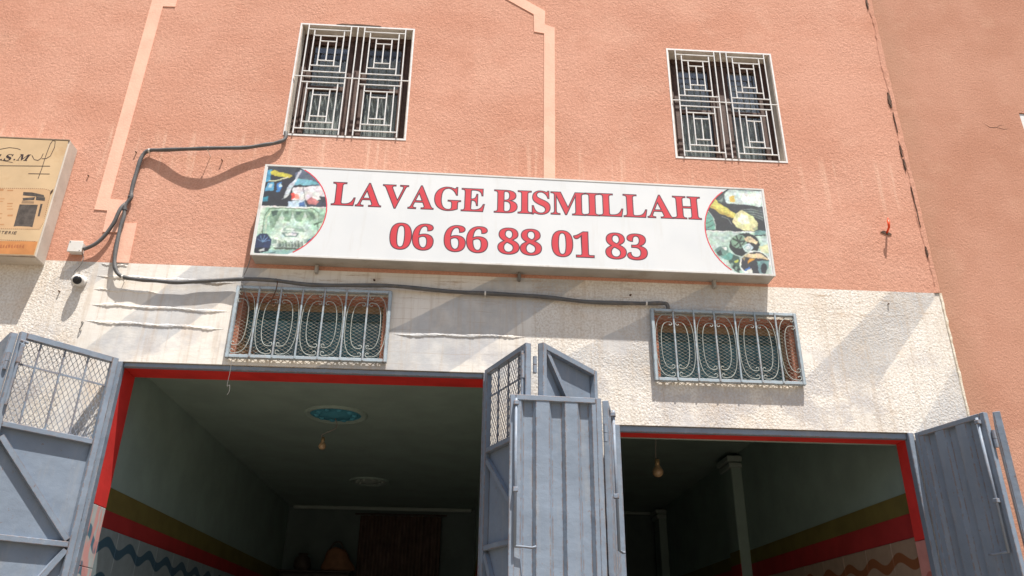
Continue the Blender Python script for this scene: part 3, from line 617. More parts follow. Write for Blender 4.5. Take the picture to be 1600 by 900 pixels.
# ------------------------------------------------------------------ scroll grilles of the low windows
def scroll_grille(x0, x1, z0, z1, parity, label):
    yb, yf = -0.018, -0.036
    G = thing('scroll_grille', ((x0+x1)/2, yf, z0), label, 'window grille', 'pale blue scroll grilles')
    t = 0.026
    for (a, b, c, d) in ((x0, x0+t, z0, z1), (x1-t, x1, z0, z1), (x0+t+.001, x1-t-.001, z1-t, z1), (x0+t+.001, x1-t-.001, z0, z0+t)):
        m = MB(); m.box(a, b, yf-.012, yb+.006, c, d, bev=.003); m.build('frame_bar', STEEL_L, G)
    for (a, c) in ((x0+.08, z0+.012), (x1-.08, z0+.012), (x0+.08, z1-.012), (x1-.08, z1-.012)):
        m = MB(); m.tube([(a, yb+.004, c), (a, 0.01, c)], .008, 6); m.build('wall_anchor', STEEL_L, G)
    n = 7; xs = [x0+t/2+(x1-x0-t)*i/n for i in range(n+1)]
    for x in xs[1:-1]:
        m = MB(); m.box(x-.0065, x+.0065, yf-.018, yf-.005, z0+.004, z1-.004, bev=.002); m.build('bar', STEEL_L, G)
    H = z1-z0; bw = xs[1]-xs[0]
    def curl(cx, cz, sx, r, turns, a0):
        return [(cx+sx*r*(1-0.62*i/14)*math.cos(a0+turns*2*math.pi*i/14), cz+r*(1-0.62*i/14)*math.sin(a0+turns*2*math.pi*i/14)) for i in range(15)]
    for i in range(n):
        ev, od = (xs[i], xs[i+1]) if i % 2 == parity else (xs[i+1], xs[i])
        sx = 1 if od > ev else -1
        # inner oval scroll with curls beside the even post; outer scroll hugging the odd post
        for (wd_, zt, zb_, cr) in ((0.66, z1-0.185*H, z0+0.17*H, 0.017), (0.93, z1-0.075*H, z0+0.062*H, 0.019)):
            p = []
            top = curl(ev+sx*(cr+.012), zt-cr*1.15, sx, cr, -0.95, math.pi/2+0.0)
            # body: super-ellipse from the top curl round the belly to the bottom curl
            hz = (zt-zb_)/2; cz = (zt+zb_)/2; body = []
            for k in range(25):
                a = math.pi/2 - math.pi*k/24
                ca, sa = math.cos(a), math.sin(a)
                body.append((ev+sx*(cr+.012+(wd_*bw-cr-.012)*abs(ca)**0.62), cz+hz*(abs(sa)**0.80)*(1 if sa >= 0 else -1)))
            tc = [(ev+sx*(cr+.012-(cr)*math.sin(q)*(1-.12*q)), zt-cr*(1-.0*q)+cr*math.cos(q)*(1-.12*q)) for q in np.linspace(4.6, 0, 14)]
            bc = [(ev+sx*(cr+.012-(cr)*math.sin(q)*(1-.12*q)), zb_+cr-cr*math.cos(q)*(1-.12*q)) for q in np.linspace(0, 4.6, 14)]
            path = tc[:-1]+body+bc[1:]
            m = MB(); m.tube([(x, yf-.006, z) for x, z in path], 0.0032, 5); m.build('scroll', SCROLLM, G, smooth=True)
    # expanded wire mesh behind the bars
    m = MB(); a, b, c, d = x0+t, x1-t, z0+t, z1-t; sp = .046; sl = .60
    L = b-a; Hh = d-c; nx = int((L+Hh/sl)/sp)+2
    for s_ in (1, -1):
        for k in range(-2, nx+2):
            xx = a-Hh/sl+k*sp if s_ > 0 else a+k*sp
            p0 = (xx, c); p1 = (xx+s_*Hh/sl, d)
            # clip to [a,b]
            def clip(p, q):
                (xa, za), (xb, zb2) = p, q
                if xa > xb: xa, za, xb, zb2 = xb, zb2, xa, za
                if xb <= a or xa >= b: return None
                if xa < a: za += (zb2-za)*(a-xa)/(xb-xa); xa = a
                if xb > b: zb2 = za+(zb2-za)*(b-xa)/(xb-xa); xb = b
                return (xa, za), (xb, zb2)
            q = clip(p0, p1)
            if q and abs(q[0][0]-q[1][0]) > .01: m.tube([(q[0][0], yb+.002+.002*s_, q[0][1]), (q[1][0], yb+.002+.002*s_, q[1][1])], 0.00095, 4)
    m.build('wire_mesh', MESHW, G, kind='stuff')
    return G
scroll_grille(-1.775, -0.608, 3.553, 4.128, 0, 'pale blue scrollwork grille over the low window with dry straw in its corner')
scroll_grille(1.375, 2.518, 3.478, 4.060, 1, 'pale blue scrollwork grille over the low window where the grey conduit ends')

# ------------------------------------------------------------------ gates
def leaf_xf(h, d, nrm):
    d = Vector((d[0], d[1], 0)).normalized(); nv = Vector((nrm[0], nrm[1], 0)).normalized(); hv = Vector((h[0], h[1], 0))
    return lambda u, k, z: tuple(hv + d*u + nv*k + Vector((0, 0, z)))
def nrm_of(d, left): return (-d[1], d[0]) if left else (d[1], -d[0])
def lbox(xf, u0, u1, k0, k1, z0, z1, bev=.003):
    m = MB(); m.box(u0, u1, k0, k1, z0, z1, xf, bev); return m
def lbar(xf, u0, z0, u1, z1, w, k0, k1):
    dx, dz = u1-u0, z1-z0; L = math.hypot(dx, dz); nx, nz = -dz/L*w/2, dx/L*w/2
    m = MB(); m.prism([(u0+nx, z0+nz), (u1+nx, z1+nz), (u1-nx, z1-nz), (u0-nx, z0-nz)], k0, k1, xf); return m
def frame_leaf(G, h, d, left, L, zt, mesh_z=None, rail_z=2.235, braces=(), solid_top=False):
    """welded frame with sheet panels; k>0 is the side that shows its frame"""
    xf = leaf_xf(h, d, nrm_of(d, left)); zb = 0.06; e = 0.042
    m = MB(); m.box(0, e, 0, e, zb, zt, xf, .003); m.box(L-e, L, 0, e, zb, zt, xf, .003)
    m.box(e+.001, L-e-.001, 0, e, zt-e, zt, xf, .003); m.box(e+.001, L-e-.001, 0, e, zb, zb+e, xf, .003)
    o = m.build('leaf', STEEL, G)
    rails = [rail_z, 1.25] + ([mesh_z] if mesh_z else [])
    for z in rails: lbox(xf, e+.001, L-e-.001, .001, e-.004, z-.018, z+.018).build('rail', STEEL, o)
    top = mesh_z if mesh_z else zt-.002
    lbox(xf, .002, L-.002, -.004, -.0005, zb+.002, top, 0).build('sheet', STEEL, o)
    for (u0, z0, u1, z1) in braces: lbar(xf, u0, z0, u1, z1, .036, .0, .034).build('brace', STEEL, o)
    if mesh_z:
        a, b, c, dd = e, L-e, mesh_z+.018, zt-e
        for q in (.30, .54, .78): lbox(xf, L*q-.005, L*q+.005, .014, .024, c, dd, 0).build('rod', STEEL, o)
        lbox(xf, a, b, .008, .014, zt-.215, zt-.203, 0).build('rod', STEEL, o)
        m = MB(); sp = .036; Hh = dd-c; sl = 1.65
        for s_ in (1, -1):
            k = -Hh/sl
            while k < (b-a)+Hh/sl:
                xa = a+k; za = c; xb = xa+s_*Hh/sl; zb2 = dd
                if xa > xb: xa, za, xb, zb2 = xb, zb2, xa, za
                if xb > a and xa < b:
                    if xa < a: za += (zb2-za)*(a-xa)/(xb-xa); xa = a
                    if xb > b: zb2 = za+(zb2-za)*(b-xa)/(xb-xa); xb = b
                    if xb-xa > .008:
                        nseg = max(2, int(abs(zb2-za)/.045))
                        m.tube([xf(xa+(xb-xa)*t/nseg+.003*((t % 2)-.5), .003+.003*s_, za+(zb2-za)*t/nseg) for t in range(nseg+1)], .0021, 4)
                k += sp
        m.build('wire_mesh', STEEL, o, kind='stuff')
    return o, xf
def hinges(G, p, zs, r=.012):
    for z in zs:
        m = MB(); m.tube([(p[0], p[1], z), (p[0], p[1], z+.055)], r, 8); m.tube([(p[0], p[1], z+.058), (p[0], p[1], z+.115)], r, 8); m.build('hinge', STEEL, G, smooth=False)
def bolt(o, xf, u, k, z0, z1, hd):
    m = MB(); m.tube([xf(u, k, z0), xf(u, k, z1)], .0095, 8); m.build('bolt_rod', STEEL_L if False else STEEL, o, smooth=True)
    m = MB(); m.tube([xf(u, k, z0+.006), xf(u+hd*.05, k+.004, z0+.004), xf(u+hd*.10, k+.018, z0-.002), xf(u+hd*.125, k+.024, z0+.004)], [.009, .0075, .0075, .009], 6); m.build('bolt_handle', STEEL, o, smooth=True)
    for zz in (z0+(z1-z0)*.37, z1-.03):
        m = MB(); m.box(u-.016, u+.016, k-.02, k+.014, zz-.014, zz+.014, xf, .003); m.build('bolt_guide', STEEL, o)
def rib_leaf(G, h, d, left, L, zt, troughs):
    xf = leaf_xf(h, d, nrm_of(d, left)); zb = .06; e = .036
    m = MB(); m.box(0, e, -.036, .004, zb, zt, xf, .003); m.box(L-e, L, -.036, .004, zb, zt, xf, .003)
    m.box(e+.001, L-e-.001, -.036, .004, zt-e, zt, xf, .003); m.box(e+.001, L-e-.001, -.036, .004, zb, zb+e, xf, .003)
    o = m.build('leaf', STEEL, G)
    prof = [(e-.004, 0.0)]; s_ = .020
    for (a, b) in troughs: prof += [(a, 0.0), (a+s_, -.030), (b-s_*.5, -.030), (b+s_*.5, 0.0)]
    prof.append((L-e+.004, 0.0)); zz = [zb+e-.01, zt-e+.004]
    m = MB(); vs = [xf(u, k, z) for (u, k) in prof for z in zz]
    m.add(vs, [(2*i, 2*i+2, 2*i+3, 2*i+1) for i in range(len(prof)-1)])
    m.add([xf(u, k-.003, z) for (u, k) in prof for z in zz], [(2*i+1, 2*i+3, 2*i+2, 2*i) for i in range(len(prof)-1)])
    m.build('ribbed_sheet', STEEL, o)
    return o, xf
def nd(a, b): v = Vector((b[0]-a[0], b[1]-a[1])); return tuple(v.normalized()), v.length

ZA, ZB = 3.518, 3.142
# left garage, left pair
GL = thing('folding_gate', (-2.54, -0.02, 0), 'blue-grey folding gate pair at the far left, opened outward with sunlit diagonal braces', 'gate', 'folding garage gates')
d1, L1 = nd((-2.54, -0.022), (-2.985, -0.508))
o1, xf1 = frame_leaf(GL, (-2.54, -.022), d1, True, L1, ZA, 2.905, 2.232, [(.60, 2.83, .055, 2.262), (.05, 2.20, .60, 1.28)])
m = MB(); m.box(L1-.038, L1-.012, .043, .066, 3.30, 3.43, xf1, .003); m.tube([xf1(L1-.025, .056, 3.02), xf1(L1-.025, .056, 3.45)], .009, 8); m.tube([xf1(L1-.055, .056, 3.445), xf1(L1-.005, .056, 3.45)], .009, 8); m.build('latch', STEEL, o1)
d2, L2 = nd((-3.030, -0.515), (-3.44, -0.03))
o2, xf2 = frame_leaf(GL, (-3.030, -.515), d2, False, L2, ZA, None, 2.232, [(.60, 2.83, .055, 2.262)])
hinges(GL, (-3.010, -.508), (3.26, 2.30, 0.6)); hinges(GL, (-2.535, -.018), (3.1, 2.4, 0.6))
# left garage, right pair
GM = thing('folding_gate', (0.148, -0.02, 0), 'blue-grey folding gate pair with wire mesh, standing behind the ribbed gate', 'gate', 'folding garage gates')
d3, L3 = nd((0.150, -0.022), (0.408, -0.618))
o3, xf3 = frame_leaf(GM, (.150, -.022), d3, False, L3, ZA, 2.915, 2.262, [(.045, 2.845, .58, 2.35), (.05, 2.22, .60, 1.28)])
m = MB(); m.box(L3-.036, L3-.010, .043, .066, 3.27, 3.44, xf3, .003); m.tube([xf3(L3-.023, .056, 3.0), xf3(L3-.023, .056, 3.46)], .010, 8); m.build('latch', STEEL, o3)
d4, L4 = nd((0.454, -0.622), (0.905, -0.062))
o4, xf4 = frame_leaf(GM, (.454, -.622), d4, False, L4, ZA, None, 2.262, [(.06, 3.478, .66, 2.86), (.66, 2.80, .05, 2.30)])
hinges(GM, (.432, -.614), (3.31, 2.30, 0.6), .014); hinges(GM, (.150, -.018), (3.1, 2.4, 0.6))
# right garage, left pair (ribbed)
TR = [(.071, .158), (.254, .346), (.439, .523)]
GR = thing('folding_gate', (1.06, -0.02, 0), 'blue-grey ribbed sheet gate in the middle, facing the camera in full sun', 'gate', 'folding garage gates')
d5, L5 = nd((1.062, -0.022), (0.912, -0.60))
o5, xf5 = rib_leaf(GR, (1.062, -.022), d5, True, L5, ZB, TR)
bolt(o5, xf5, L5-.055, .030, 2.205, 3.09, -1.0)
d6, L6 = nd((0.268, -0.676), (0.862, -0.640))
o6, xf6 = rib_leaf(GR, (.268, -.676), d6, False, L6, ZB, TR)
bolt(o6, xf6, .036, .026, 2.195, 3.108, 1.0)
hinges(GR, (.885, -.628), (2.86, 1.9, 0.5))
# right garage, right pair (ribbed)
GQ = thing('folding_gate', (3.287, -0.02, 0), 'blue-grey ribbed sheet gate at the right, opened outward and in shade', 'gate', 'folding garage gates')
d7, L7 = nd((3.290, -0.018), (3.462, -0.592))
o7, xf7 = rib_leaf(GQ, (3.290, -.018), d7, False, L7, ZB, [(.075, .165), (.255, .345), (.435, .525)])
bolt(o7, xf7, L7-.045, .022, 2.24, 3.11, -1.0)
d8, L8 = nd((3.522, -0.600), (3.845, -0.120))
o8, xf8 = frame_leaf(GQ, (3.522, -.600), d8, False, L8, ZB, None, 2.262, [])
m = MB(); m.lathe([(0.0, -.03), (.022, -.026), (.024, 0), (.010, .006), (.010, .03)], xf8(.02, .05, 2.40), 12, 'y'); m.build('knob', BLACKP, o8, smooth=True)
hinges(GQ, (3.492, -.598), (2.90, 2.0, 0.5), .013)

